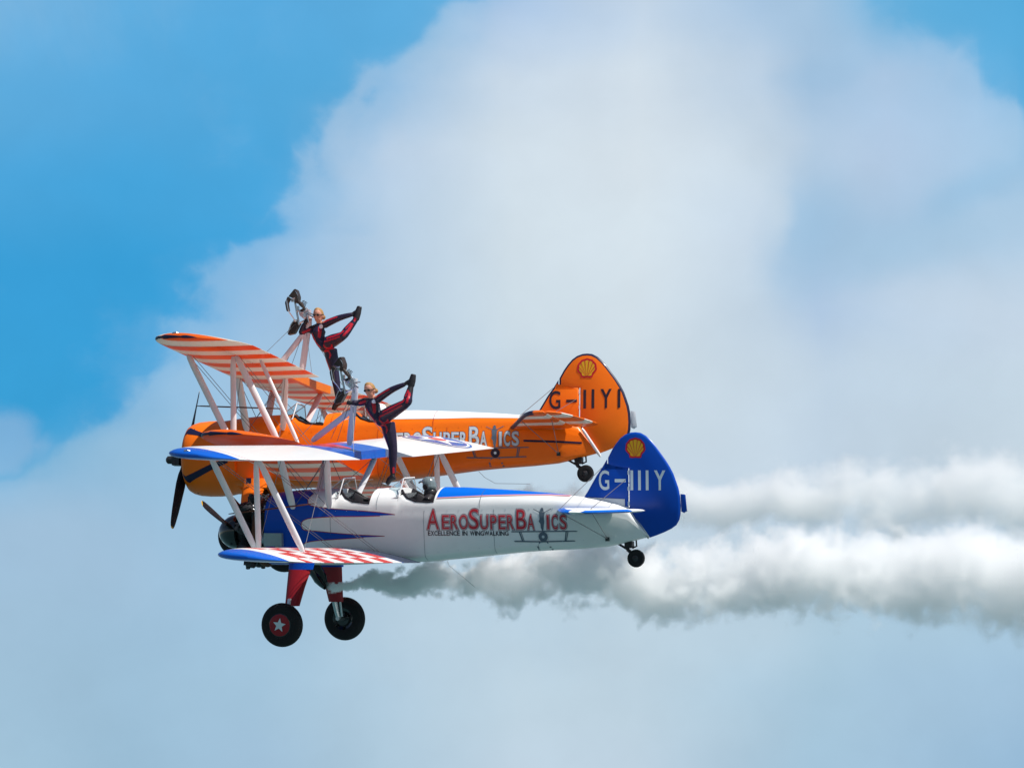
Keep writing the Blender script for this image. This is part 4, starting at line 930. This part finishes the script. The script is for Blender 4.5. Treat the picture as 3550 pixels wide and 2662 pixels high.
# ------------------------------------------------------------------ the rig the wing walkers hold: part of each biplane
def rig(root, BL):
    m = M_lav if BL else M_strutp
    main0 = Vector((1.93, 0, 1.33)); joint = Vector((1.96, 0, 1.86)); top = Vector((2.05, 0, 2.26)); d0 = Vector((1.30, 0, 1.40))
    if not BL: joint = Vector((1.965, 0, 1.99)); d0 = Vector((1.50, 0, 1.42))
    mb = strut_mb(main0, top, .11, .05); mb2 = strut_mb(d0, joint, .095, .045)
    post = mb.out('rig_post', m, root); mb2.out('rig_brace', m, root)
    for a, b in (((1.98, 0, 2.14), (1.62, 0, 1.43)), ((2.02, .0, 2.2), (1.75, -.05, 1.40)), ((2.0, 0, 2.1), (2.35, .80, 1.25)), ((2.0, 0, 2.0), (2.36, -.80, 1.24)), ((1.86, 0, 2.18), (1.25, -.45, 1.42))): wire(root, a, b, .004, 'rig_wire')
    def slab(name, pts, t, mat, y=0.0):
        P = pts; v = [Vector((a, y-t/2, b)) for a, b in P]+[Vector((a, y+t/2, b)) for a, b in P]; n = len(P)
        f = [tuple(range(n)), tuple(range(n, 2*n))[::-1]]+[(i, (i+1) % n, n+(i+1) % n, n+i) for i in range(n)]
        o = mk(name, v, f, mat, root, smooth=False)
        bm = bmesh.new(); bm.from_mesh(o.data); bmesh.ops.bevel(bm, geom=bm.edges[:], offset=.008, segments=2, affect='EDGES', clamp_overlap=True); bm.to_mesh(o.data); bm.free()
        return o
    slab('head_pad', [(1.815, 2.69), (1.845, 2.685), (1.885, 2.57), (1.875, 2.49), (1.84, 2.46), (1.79, 2.55), (1.715, 2.57), (1.74, 2.60)], .16, M_pad, -.02)
    slab('side_pad', [(1.735, 2.56), (1.69, 2.46), (1.72, 2.32), (1.77, 2.32), (1.745, 2.45), (1.79, 2.52)], .06, M_pad, -.16)
    mb = MB(); mb.tube([(1.86, -.06, 2.50), (1.93, -.07, 2.44), (1.98, -.06, 2.37), (1.90, -.05, 2.33)], [.022, .035, .03, .02], 8); mb.out('hip_pad', M_pad, root)
    mb = MB(); mb.tube([(1.80, -.04, 2.56), (1.84, -.04, 2.35), (1.885, -.03, 2.12)], .017, 8); mb.tube([(1.76, -.10, 2.52), (1.83, -.10, 2.54)], .012, 6); mb.tube([(1.885, -.03, 2.14), (2.04, -.02, 2.22)], .014, 6)
    mb.tube([(1.87, -.12, 2.34), (1.87, .14, 2.34)], .015, 8); mb.tube([(2.06, -.13, 2.30), (2.06, .13, 2.30)], .012, 8); mb.out('rig_tubes', M_steel, root)
    slab('back_plate', [(1.875, 2.355), (2.065, 2.36), (2.055, 2.24), (1.975, 2.20), (1.89, 2.27)], .10, M_lgrey if BL else paint('pale_pink_plate', (.62, .50, .53), .25, .5), 0.0)
    slab('seat_pad', [(1.80, 2.215), (1.895, 2.15), (1.80, 1.985), (1.69, 1.965), (1.735, 2.13)], .12, M_pad, .03)
    for c_, d_ in (((1.86, -.05, 2.38), (.05, .05, .07)), ((1.80, -.10, 2.50), (.05, .03, .04)), ((2.0, -.10, 2.26), (.04, .03, .06)), ((1.83, -.06, 2.18), (.05, .03, .03))): MB().box(c_, d_).out('harness_buckle', M_steel, root)
    for pts in ([(2.06, -.1, 2.27), (2.15, -.14, 2.22)], [(2.03, -.1, 2.30), (2.08, -.13, 2.14)]): MB().tube(pts, .012, 6).out('grab_handle', M_steel, root)
    for pts in ([(1.74, -.05, 2.58), (1.82, -.09, 2.66), (1.87, -.09, 2.58), (1.86, -.08, 2.50)], [(1.72, -.19, 2.50), (1.75, -.19, 2.34), (1.80, -.12, 2.24), (1.84, -.08, 2.16)], [(1.88, -.08, 2.34), (1.97, -.08, 2.30), (2.02, -.07, 2.38), (2.05, -.05, 2.30)], [(1.70, -.04, 1.99), (1.78, -.05, 2.16), (1.87, -.05, 2.20)]): MB().tube(smooth_path(pts, 4), .009, 6).out('rig_rail', M_steel, root)
    hn = MB()
    for k in range(5): 
        a = Vector((1.93+.015*k, -.06, 2.44-.01*k)); hn.tube([a, a+Vector((.02, -.02, .05)), a+Vector((.045, -.02, .06+.01*(k % 2)))], .005, 5)
    hn.out('harness_strap', M_leather, root)

# ------------------------------------------------------------------ people
def remesh_body(name, mb_parts, voxel=.011, smooth=4):
    mb = MB()
    for p in mb_parts: p(mb)
    me = bpy.data.meshes.new('tmp'); me.from_pydata([tuple(v) for v in mb.v], [], mb.f)
    b = bmesh.new(); b.from_mesh(me); bmesh.ops.recalc_face_normals(b, faces=b.faces); b.to_mesh(me); b.free()
    o = bpy.data.objects.new('tmp', me); COL.objects.link(o)
    r = o.modifiers.new('r', 'REMESH'); r.mode = 'VOXEL'; r.voxel_size = voxel
    s = o.modifiers.new('s', 'SMOOTH'); s.factor = .5; s.iterations = smooth
    bpy.context.view_layer.update()
    m2 = bpy.data.meshes.new_from_object(o.evaluated_get(bpy.context.evaluated_depsgraph_get())); m2.name = name
    COL.objects.unlink(o); bpy.data.objects.remove(o); bpy.data.meshes.remove(me)
    return m2
def limb(pts, rads, k=1.0): return lambda mb: mb.tube(smooth_path(pts, 5), [r*k for r in smooth_rad(rads, 5)], 12)
def smooth_path(pts, n):
    P = [Vector(p) for p in pts]; out = []
    for i in range(len(P)-1):
        p0 = P[max(i-1, 0)]; p1 = P[i]; p2 = P[i+1]; p3 = P[min(i+2, len(P)-1)]
        for k in range(n):
            t = k/n; out.append(0.5*((2*p1)+(p2-p0)*t+(2*p0-5*p1+4*p2-p3)*t*t+(3*p1-p0-3*p2+p3)*t**3))
    return out+[P[-1]]
def smooth_rad(r, n):
    out = []
    for a, b in zip(r, r[1:]):
        for k in range(n): out.append(a+(b-a)*k/n)
    return out+[r[-1]]
def ball(c, rx, ry, rz, rot=None):
    def f(mb):
        v = []; fs = []; n, m = 14, 10
        for i in range(m+1):
            a = math.pi*i/m
            for k in range(n):
                b = 2*math.pi*k/n; p = Vector((rx*math.sin(a)*math.cos(b), ry*math.sin(a)*math.sin(b), rz*math.cos(a)))
                if rot is not None: p = rot @ p
                v.append(Vector(c)+p*(1 if 0 < i < m else .999))
        for i in range(m):
            for k in range(n): fs.append((i*n+k, i*n+(k+1) % n, (i+1)*n+(k+1) % n, (i+1)*n+k))
        mb.add(v, fs)
    return f
M_suit = paint('dark_stretch_suit', (.020, .012, .034), .38, .15, dirt=.08, dirt_scale=10)
M_suitred = paint('red_suit_pattern', (.46, .012, .028), .42, .15, dirt=.08, dirt_scale=14)
M_suitgrey = paint('dark_grey_suit_panel', (.035, .035, .055), .5, .1, dirt=.08, dirt_scale=10)
M_skin = paint('skin', (.56, .26, .18), .5, .0, dirt=.05, dirt_scale=20)
M_hair = paint('blond_hair', (.42, .23, .085), .5, .0, dirt=.15, dirt_scale=30, bump=.5, bump_scale=60)
M_patch = paint('white_patch', (.72, .72, .80), .5, .0, dirt=.02)
def segd(p, a, b):
    ab = b-a; t = max(0, min(1, (p-a).dot(ab)/max(ab.length_squared, 1e-9))); return (p-a-ab*t).length
def hand(mb, wrist, dirv, curl, r=.016):
    """Palm, four fingers and a thumb closing round what is held."""
    w = Vector(wrist); d = Vector(dirv).normalized(); c = Vector(curl).normalized(); side = d.cross(c).normalized()
    mb.tube([w, w+d*.04, w+d*.085], [.024, .034, .030], 10)
    for i, L in enumerate((.062, .070, .066, .052)):
        b = w+d*.075+side*(i-1.5)*.019
        mb.tube([b, b+d*L*.45+c*.006, b+d*L*.6+c*L*.45, b+d*L*.35+c*L*.75], [.0105, .010, .009, .008], 6)
    t = w+d*.03+side*.028; mb.tube([t, t+side*.025+d*.02+c*.01, t+side*.02+d*.04+c*.035], [.013, .011, .009], 6)

def wing_walker(name, J, label, root_mat, red_paths):
    root = bpy.data.objects.new(name, None); COL.objects.link(root)
    g = {k: Vector(v) for k, v in J.items()}
    P = []
    up_n = (g['head']-g['neck']).normalized()
    # torso
    P.append(limb([g['pelvis'], g['waist'], g['chest'], g['neckb']], [.098, .082, .112, .070], 1.1))
    P.append(ball(g['pelvis'], .115, .125, .10)); P.append(ball(g['chest'], .10, .10, .115)); P.append(limb([g['shL'], g['neckb'], g['shR']], [.055, .062, .055]))
    P.append(limb([g['neckb'], g['neck'], g['head']], [.055, .045, .055]))
    # head with nose, chin, ears
    hc = g['head']; f = Vector((-.10, -1, -.10)).normalized(); sx = Vector((0, 0, 1)).cross(f).normalized(); uz = f.cross(sx)*-1
    uz = (g['head']-g['neck']).normalized(); sx = f.cross(uz).normalized()
    rot = Matrix((sx, f, uz)).transposed()
    P.append(ball(hc+uz*.012, .078, .094, .108, rot)); P.append(ball(hc-uz*.055+f*.035, .055, .055, .06, rot)); P.append(ball(hc+f*.094-uz*.02, .013, .018, .026, rot))
    for s in (-1, 1): P.append(ball(hc+sx*.078*s-uz*.015, .010, .022, .030, rot))
    P.append(ball(hc+f*.082-uz*.062, .022, .012, .009, rot))
    # arms
    P.append(limb([g['shR'], g['elR'], g['wrR']], [.056, .044, .029], 1.18)); P.append(limb([g['shL'], g['elL'], g['wrL']], [.056, .044, .029], 1.18))
    P.append(lambda mb: hand(mb, g['wrR'], g['hR']-g['wrR'], (.5, -.2, .6))); P.append(lambda mb: hand(mb, g['wrL'], g['hL']-g['wrL'], (.6, .3, -.2)))
    # legs
    P.append(limb([g['hipR'], g['hipR'].lerp(g['knR'], .4), g['knR'], g['knR'].lerp(g['anR'], .35), g['anR']], [.100, .092, .062, .060, .036], 1.14))
    P.append(limb([g['hipL'], g['hipL'].lerp(g['knL'], .4), g['knL'], g['knL'].lerp(g['anL'], .35), g['anL']], [.100, .092, .062, .060, .036], 1.14))
    P.append(limb([g['anR'], g['anR'].lerp(g['toeR'], .5), g['toeR']], [.042, .044, .032], 1.25)); P.append(limb([g['anL']+Vector((.03, 0, -.03)), g['anL'].lerp(g['toeL'], .5), g['toeL']], [.045, .040, .028], 1.2))
    me = remesh_body('body', P)
    for m in (M_suit, M_skin, M_suitred, M_leather, M_suitgrey, M_patch): me.materials.append(m)
    mi = []
    for p in me.polygons:
        c = Vector(p.center); k = 0
        if (c-g['neck']).dot(up_n) > .005 and (c-hc).length < .17: k = 1
        elif min((c-g['toeR']).length, (c-g['anR'].lerp(g['toeR'], .45)).length) < .085 or (c-g['toeL']).length < .1 or (c-g['anL']-Vector((0, 0, -.04))).length < .07: k = 3
        elif (c-g['wrR']).dot((g['hR']-g['wrR']).normalized()) > 0 and (c-g['wrR']).length < .2: k = 3
        elif (c-g['wrL']).dot((g['hL']-g['wrL']).normalized()) > 0 and (c-g['wrL']).length < .2: k = 3
        else:
            q = Vector((c.x, 0, c.z))
            if c.y < .03:
                for path, wd in red_paths:
                    if any(segd(q, Vector((a[0], 0, a[1])), Vector((b[0], 0, b[1]))) < wd*1.05 for a, b in zip(path, path[1:])): k = 2; break
            if k == 0 and p.normal.y < .2:
                m_ = g['shR'].lerp(g['pelvis'], .35); 
                if (q-Vector((m_.x+.02, 0, m_.z))).length < .085: k = 4
            s_ = g['neckb'].lerp(g['shR'], .55)
            if p.normal.y < 0 and (q-Vector((s_.x-.005, 0, s_.z-.02))).length < .034: k = 5
        mi.append(k)
    me.polygons.foreach_set('material_index', mi); me.polygons.foreach_set('use_smooth', [True]*len(mi))
    body = bpy.data.objects.new('body', me); COL.objects.link(body); body.parent = root
    # hair: swept back cap with a knot
    hp = [ball(hc+uz*.030-f*.022, .084, .092, .104, rot), ball(hc-f*.10-uz*.02+Vector((.03, 0, 0)), .045, .05, .045, rot), ball(hc+uz*.085-f*.01, .06, .07, .05, rot)]
    hm = remesh_body('hair', hp, .008, 2); hm.materials.append(M_hair); hm.polygons.foreach_set('use_smooth', [True]*len(hm.polygons))
    bm = bmesh.new(); bm.from_mesh(hm); dl = [fc for fc in bm.faces if (fc.calc_center_median()-hc).dot(f) > .052 and (fc.calc_center_median()-hc).dot(uz) < .045]; bmesh.ops.delete(bm, geom=dl, context='FACES'); bm.to_mesh(hm); bm.free()
    h = bpy.data.objects.new('hair', hm); COL.objects.link(h); h.parent = root
    # goggles
    gg = MB()
    for s in (-1, 1): gg.lathe([(-.006, .019), (.005, .020), (.008, .014), (.009, .001)], hc+f*.088+sx*.032*s+uz*.010, f, 14)
    gg.tube([hc+f*.100+sx*.01+uz*.012, hc+f*.100-sx*.01+uz*.012], .006, 6)
    st = [hc+rot @ Vector((.086*math.sin(a), .1*math.cos(a), .014)) for a in [R(25+i*31) for i in range(11)]]
    gg.tube(st, .005, 6); gg.out('goggles', M_pad, root)
    return root
def pilot(name, x, z, helmet_mat):
    root = bpy.data.objects.new(name, None); COL.objects.link(root)
    P = [ball((x, 0, z-.02), .085, .08, .11), limb([(x+.03, 0, z-.14), (x+.05, 0, z-.28), (x+.06, 0, z-.50)], [.075, .13, .15]), limb([(x+.05, -.20, z-.26), (x+.05, 0, z-.20), (x+.05, .20, z-.26)], [.07, .09, .07]),
         limb([(x+.05, -.21, z-.26), (x+.02, -.25, z-.46), (x-.20, -.16, z-.52)], [.06, .05, .035]), limb([(x+.05, .21, z-.26), (x+.02, .25, z-.46), (x-.20, .16, z-.52)], [.06, .05, .035]),
         ball((x-.085, 0, z-.04), .02, .014, .02),
         lambda mb: hand(mb, (x-.19, -.16, z-.52), (-1, .3, 0), (0, 0, -1)), lambda mb: hand(mb, (x-.19, .16, z-.52), (-1, -.3, 0), (0, 0, -1))]
    me = remesh_body('body', P, .014, 3)
    for m in (M_leather, M_skin): me.materials.append(m)
    me.polygons.foreach_set('material_index', [1 if p.center[2] > z-.10 and p.center[0] < x+.06 else 0 for p in me.polygons]); me.polygons.foreach_set('use_smooth', [True]*len(me.polygons))
    b = bpy.data.objects.new('body', me); COL.objects.link(b); b.parent = root
    hb = remesh_body('helmet', [ball((x+.005, 0, z+.012), .122, .112, .112), ball((x+.03, 0, z-.03), .100, .112, .095)], .009, 2)
    hb.materials.append(helmet_mat); hb.polygons.foreach_set('use_smooth', [True]*len(hb.polygons))
    bm = bmesh.new(); bm.from_mesh(hb); dl = [f for f in bm.faces if f.calc_center_median().x < x-.055 and f.calc_center_median().z < z+.055]; bmesh.ops.delete(bm, geom=dl, context='FACES'); bm.to_mesh(hb); bm.free()
    h = bpy.data.objects.new('helmet', hb); COL.objects.link(h); h.parent = root
    MB().tube([(x-.115, -.085, z+.03), (x-.128, 0, z+.045), (x-.115, .085, z+.03)], .014, 8).out('goggles', M_gloss, root)
    col = MB(); col.lathe([(0, .075), (.02, .10), (.06, .105), (.10, .10), (.12, .085)], (x+.035, 0, z-.20), (0, 0, 1), 20); col.lathe([(0, .025), (.012, .04), (.02, .03), (.02, .001)], (x+.0, -.108, z-.03), (0, -1, 0), 14)
    col.out('collar', M_leather, root)
    return root

# ------------------------------------------------------------------ build the formation
def plane_matrix(cols, t):
    M = Matrix.Identity(4)
    ax = [c2w((cols[0][i], cols[1][i], cols[2][i])) for i in range(3)]
    for i in range(3):
        for j in range(3): M[j][i] = ax[i][j]
    p = CAM_LOC + c2w(t)
    M[0][3], M[1][3], M[2][3] = p
    return M
MB_ = plane_matrix([[0.92073, 0.390099, -0.0089], [0.003613, 0.014283, 0.999891], [0.390184, -0.920662, 0.011741]], (-4.259743, -2.280483, -123.848968))
MO_ = plane_matrix([[0.958355, 0.285353, 0.011404], [0.025808, -0.126308, 0.991655], [0.284412, -0.950063, -0.128412]], (-5.219995, -1.208911, -128.426332))
def root_empty(name, M, label, cat, group=None):
    o = bpy.data.objects.new(name, None); COL.objects.link(o); o.matrix_world = M; o['label'] = label; o['category'] = cat
    if group: o['group'] = group
    return o
blue = root_empty('biplane', MB_, 'white and blue biplane with exposed radial engine and chequered lower wings, nearer of the two', 'biplane')
orange = root_empty('biplane', MO_, 'orange biplane with a round engine cowling and striped undersides, flying behind the white one', 'biplane')
build_biplane('blue', blue); rig(blue, True)
build_biplane('orange', orange); rig(orange, False)

JO = dict(head=(2.215, -.06, 2.25), neck=(2.22, -.02, 2.14), neckb=(2.22, -.01, 2.085), chest=(2.20, 0, 2.0), waist=(2.225, 0, 1.88), pelvis=(2.335, 0, 1.76),
          shR=(2.32, -.06, 2.105), elR=(2.57, -.10, 2.195), wrR=(2.78, -.06, 2.255), hR=(2.84, -.03, 2.30), shL=(2.09, .02, 2.05), elL=(1.915, .02, 1.985), wrL=(1.98, -.05, 2.13), hL=(2.04, -.06, 2.20),
          hipR=(2.38, -.07, 1.80), knR=(2.665, -.16, 1.905), anR=(2.845, -.06, 2.17), toeR=(2.895, -.03, 2.385), hipL=(2.385, .06, 1.71), knL=(2.475, .03, 1.34), anL=(2.555, .0, .90), toeL=(2.475, -.02, .735))
JB = dict(head=(2.31, -.06, 2.175), neck=(2.33, -.02, 2.065), neckb=(2.335, -.01, 2.02), chest=(2.325, 0, 1.94), waist=(2.385, 0, 1.81), pelvis=(2.49, 0, 1.715),
          shR=(2.435, -.06, 2.035), elR=(2.69, -.10, 2.18), wrR=(2.89, -.06, 2.265), hR=(2.955, -.03, 2.31), shL=(2.22, .02, 2.01), elL=(2.10, .02, 1.985), wrL=(2.015, -.05, 1.985), hL=(1.96, -.06, 1.99),
          hipR=(2.54, -.07, 1.765), knR=(2.965, -.16, 1.985), anR=(3.0, -.06, 2.24), toeR=(3.03, -.03, 2.42), hipL=(2.55, .06, 1.67), knL=(2.645, .03, 1.29), anL=(2.655, 0, .89), toeL=(2.565, -.02, .735))
def reds(J):
    g = {k: Vector((v[0], 0, v[2])) for k, v in J.items()}
    def pt(a, b, t, off=0.0):
        d = (g[b]-g[a]); n = Vector((-d.z, 0, d.x)).normalized(); p = g[a]+d*t+n*off; return (p.x, p.z)
    pe = g['pelvis']; out = []
    out.append(([pt('neckb', 'waist', .12, .03), pt('neckb', 'waist', .45, .035), pt('neckb', 'waist', .85, .02)], .022))
    out.append(([pt('shR', 'elR', .0, .03), pt('shR', 'elR', .5, .028), pt('shR', 'elR', .95, .02)], .012))
    out.append(([pt('hipR', 'knR', .15, .055), pt('hipR', 'knR', .6, .04), pt('hipR', 'knR', .95, .035), pt('knR', 'anR', .2, .02)], .014))
    out.append(([pt('hipR', 'knR', -.1, .02), pt('hipR', 'knR', .4, .0), pt('hipR', 'knR', .85, -.01)], .013))
    out.append(([pt('knR', 'anR', .05, -.03), pt('knR', 'anR', .45, -.035), pt('knR', 'anR', .72, -.015)], .017))
    out.append(([pt('knR', 'anR', .40, .02), pt('knR', 'anR', .72, .012)], .012))
    c = g['hipR']+Vector((.03, 0, -.03)); out.append(([(c.x+.075*math.cos(a), c.z+.06*math.sin(a)) for a in [R(150+20*i) for i in range(11)]], .011))
    c = g['hipL']+Vector((-.02, 0, -.10)); out.append(([(c.x+.055*math.cos(a), c.z+.075*math.sin(a)) for a in [R(120-22*i) for i in range(8)]], .012))
    out.append(([pt('hipL', 'knL', .35, -.085), pt('hipL', 'knL', .8, -.06), pt('knL', 'anL', .3, -.05)], .011))
    out.append(([pt('shL', 'elL', .0, -.0), pt('shL', 'elL', .8, .01)], .018))
    out.append(([pt('anR', 'toeR', -.1, 0), pt('anR', 'toeR', .12, 0)], .015))
    out.append(([pt('chest', 'waist', .2, -.085), pt('waist', 'pelvis', .1, -.08), pt('waist', 'pelvis', .8, -.07)], .012))
    out.append(([pt('knL', 'anL', .75, .03), pt('knL', 'anL', .95, .025)], .012))
    return out
w1 = wing_walker('person', JO, '', None, reds(JO)); w1.matrix_world = MO_
w1['label'] = 'wing walker in dark and red suit on the orange biplane, leg raised behind'; w1['category'] = 'person'; w1['group'] = 'wing walkers'
w2 = wing_walker('person', JB, '', None, reds(JB)); w2.matrix_world = MB_
w2['label'] = 'wing walker in dark and red suit on the white and blue biplane, leg raised behind'; w2['category'] = 'person'; w2['group'] = 'wing walkers'
M_helm = paint('grey_helmet', (.16, .20, .21), .22, .8, dirt=.05, dirt_scale=10)
p1 = pilot('person', 3.245, .735, M_helm); p1.matrix_world = MB_; p1['label'] = 'pilot in grey helmet and black collar in the white and blue biplane'; p1['category'] = 'person'
p2 = pilot('person', 3.24, .70, M_white); p2.matrix_world = MO_; p2['label'] = 'pilot in white helmet half hidden in the rear cockpit of the orange biplane'; p2['category'] = 'person'

# ------------------------------------------------------------------ smoke trails: density fields made into voxel grids
def smoke(name, M, origin, length, half, res, params, label):
    me = bpy.data.meshes.new(name); o = bpy.data.objects.new(name, me); COL.objects.link(o)
    o.matrix_world = M @ Matrix.Translation(origin)
    g = bpy.data.node_groups.new(name, 'GeometryNodeTree'); g.interface.new_socket('Geometry', in_out='OUTPUT', socket_type='NodeSocketGeometry')
    vc = g.nodes.new('GeometryNodeVolumeCube'); go = g.nodes.new('NodeGroupOutput')
    vc.inputs['Min'].default_value = (-.05, -half, -half-.25); vc.inputs['Max'].default_value = (length, half+params.get('ydrift', 0.0)*length, half+.05)
    vc.inputs['Resolution X'].default_value = res[0]; vc.inputs['Resolution Y'].default_value = res[1]; vc.inputs['Resolution Z'].default_value = res[2]
    pos = g.nodes.new('GeometryNodeInputPosition'); sp = g.nodes.new('ShaderNodeSeparateXYZ'); g.links.new(pos.outputs[0], sp.inputs[0])
    x, y, z = sp.outputs
    r0, s1, xk, s2, drift, seed, wob = params['r0'], params['s1'], params['xk'], params['s2'], params['drift'], params['seed'], params['wob']
    # radius grows quickly, then slowly
    rad = mth(g, 'ADD', mth(g, 'MULTIPLY_ADD', mth(g, 'MINIMUM', x, xk), s1, r0), mth(g, 'MULTIPLY', mth(g, 'MAXIMUM', mth(g, 'SUBTRACT', x, xk), 0.0), s2))
    rad = mth(g, 'MAXIMUM', rad, .03)
    # noise coordinates that stretch with the radius: billows stay about as big as the trail is wide
    q = mth(g, 'MULTIPLY', mth(g, 'LOGARITHM', mth(g, 'MAXIMUM', rad, .03), 2.718), 1.0/max(s1, .01))
    xn = mth(g, 'MULTIPLY', mth(g, 'POWER', mth(g, 'MAXIMUM', x, 0.001), .70), 3.5)
    cv = g.nodes.new('ShaderNodeCombineXYZ'); g.links.new(xn, cv.inputs[0]); g.links.new(mth(g, 'DIVIDE', y, mth(g, 'POWER', rad, .8)), cv.inputs[1]); g.links.new(mth(g, 'DIVIDE', z, mth(g, 'POWER', rad, .8)), cv.inputs[2])
    c1 = g.nodes.new('ShaderNodeCombineXYZ'); g.links.new(xn, c1.inputs[0])
    nw = noise(.55, 3, .6, 0, c1.outputs[0], (seed, seed*2, 0), g); nw2 = noise(.55, 3, .6, 0, c1.outputs[0], (seed+9, seed*3, 5), g)
    zc = mth(g, 'ADD', mth(g, 'MULTIPLY_ADD', mth(g, 'DIVIDE', x, length), drift, mth(g, 'MULTIPLY', mth(g, 'MINIMUM', x, 3.0), params.get('rise', 0.0)/3.0)), mth(g, 'MULTIPLY', mth(g, 'MULTIPLY', mth(g, 'SUBTRACT', nw.outputs[0], .5), rad), wob))
    yc = mth(g, 'MULTIPLY_ADD', mth(g, 'MULTIPLY', mth(g, 'SUBTRACT', nw2.outputs[0], .5), rad), wob, mth(g, 'MULTIPLY', x, params.get('ydrift', 0.0)))
    dz = mth(g, 'SUBTRACT', z, zc); dy = mth(g, 'SUBTRACT', y, yc)
    d = mth(g, 'DIVIDE', mth(g, 'SQRT', mth(g, 'ADD', mth(g, 'MULTIPLY', dz, dz), mth(g, 'MULTIPLY', dy, dy))), rad)
    n1 = noise(1.05, 6, .58, .6, cv.outputs[0], (seed*3.1, 2, seed), g)
    n2 = noise(3.1, 5, .65, .4, cv.outputs[0], (seed*1.7, 7, seed), g)
    dd = mth(g, 'ADD', d, mth(g, 'ADD', mth(g, 'MULTIPLY', mth(g, 'SUBTRACT', n1.outputs[0], .5), params['a1']), mth(g, 'MULTIPLY', mth(g, 'SUBTRACT', n2.outputs[0], .5), params['a2'])))
    mr = g.nodes.new('ShaderNodeMapRange'); mr.interpolation_type = 'SMOOTHSTEP'; mr.inputs['From Min'].default_value = params['edge0']; g.links.new(mth(g, 'MULTIPLY_ADD', x, params['soft'], params['edge1']), mr.inputs['From Max'])
    mr.inputs['To Min'].default_value = 1; mr.inputs['To Max'].default_value = 0; g.links.new(dd, mr.inputs['Value'])
    fade = mth(g, 'POWER', mth(g, 'DIVIDE', r0+.02, rad), params['fall'])
    start = g.nodes.new('ShaderNodeMapRange'); start.inputs['From Min'].default_value = params['x0']; start.inputs['From Max'].default_value = params['x0']+.12; g.links.new(x, start.inputs['Value'])
    dens = mth(g, 'MULTIPLY', mth(g, 'MULTIPLY', mr.outputs[0], fade), start.outputs[0])
    g.links.new(dens, vc.inputs['Density'])
    sm = g.nodes.new('GeometryNodeSetMaterial'); m = new_mat(name+'_material'); t = m.node_tree
    pv = t.nodes.new('ShaderNodeVolumePrincipled'); pv.inputs['Color'].default_value = params['col']; pv.inputs['Density'].default_value = params['dens']; pv.inputs['Anisotropy'].default_value = .15
    ou = t.nodes.new('ShaderNodeOutputMaterial'); t.links.new(pv.outputs[0], ou.inputs['Volume'])
    sm.inputs['Material'].default_value = m; g.links.new(vc.outputs[0], sm.inputs[0]); g.links.new(sm.outputs[0], go.inputs[0]); me.materials.append(m)
    md = o.modifiers.new('density', 'NODES'); md.node_group = g
    o['kind'] = 'stuff'; o['label'] = label; o['category'] = 'smoke'
    return o
smoke('smoke', MB_, (1.47, .12, -.84), 14.0, 1.05, (560, 120, 90), dict(ydrift=.105, r0=.085, s1=.155, xk=3.2, s2=.026, drift=-.14, rise=.22, soft=.05, seed=1.3, wob=1.1, a1=2.4, a2=1.5, edge0=.42, edge1=.60, fall=1.38, x0=.0, dens=60, col=(.995, .995, .995, 1)),
      'white smoke trail streaming from the exhaust of the white and blue biplane')
smoke('smoke', MO_, (1.47, .12, -.84), 15.5, 1.1, (460, 70, 80), dict(r0=.05, s1=.10, xk=2.2, s2=.038, drift=-.0, seed=4.4, wob=1.3, soft=.05, a1=2.3, a2=1.2, edge0=.25, edge1=.62, fall=1.05, x0=.0, dens=25, col=(.995, .995, .995, 1)),
      'thin white smoke trail streaming behind the orange biplane')
# ------------------------------------------------------------------ unseen water below the view, added to bounce light onto the undersides
def sea_mat():
    m = new_mat('sea_water'); t = m.node_tree; co = t.nodes.new('ShaderNodeTexCoord')
    a = noise(.004, 5, .6, .2, co.outputs['Object'], (0, 0, 0), t); b = noise(.25, 6, .65, .4, co.outputs['Object'], (3, 0, 0), t)
    c = mixc(t, a.outputs[0], (.035, .10, .115), (.06, .14, .14))
    p = t.nodes.new('ShaderNodeBsdfPrincipled'); p.inputs['Roughness'].default_value = .35; t.links.new(c, p.inputs['Base Color'])
    bp = t.nodes.new('ShaderNodeBump'); bp.inputs['Strength'].default_value = .8; bp.inputs['Distance'].default_value = .5; t.links.new(b.outputs[0], bp.inputs['Height']); t.links.new(bp.outputs[0], p.inputs['Normal'])
    o = t.nodes.new('ShaderNodeOutputMaterial'); t.links.new(p.outputs[0], o.inputs[0]); return m
gv = []; gf = []; N = 24; S = 12000.0
for i in range(N+1):
    for j in range(N+1): gv.append((-S+2*S*i/N, -S+2*S*j/N, 0.0))
for i in range(N):
    for j in range(N): gf.append((i*(N+1)+j, (i+1)*(N+1)+j, (i+1)*(N+1)+j+1, i*(N+1)+j+1))
gr = mk('sea', gv, gf, sea_mat(), None, smooth=False); gr['kind'] = 'structure'; gr['label'] = 'unseen green blue water added below the biplanes for bounce light'
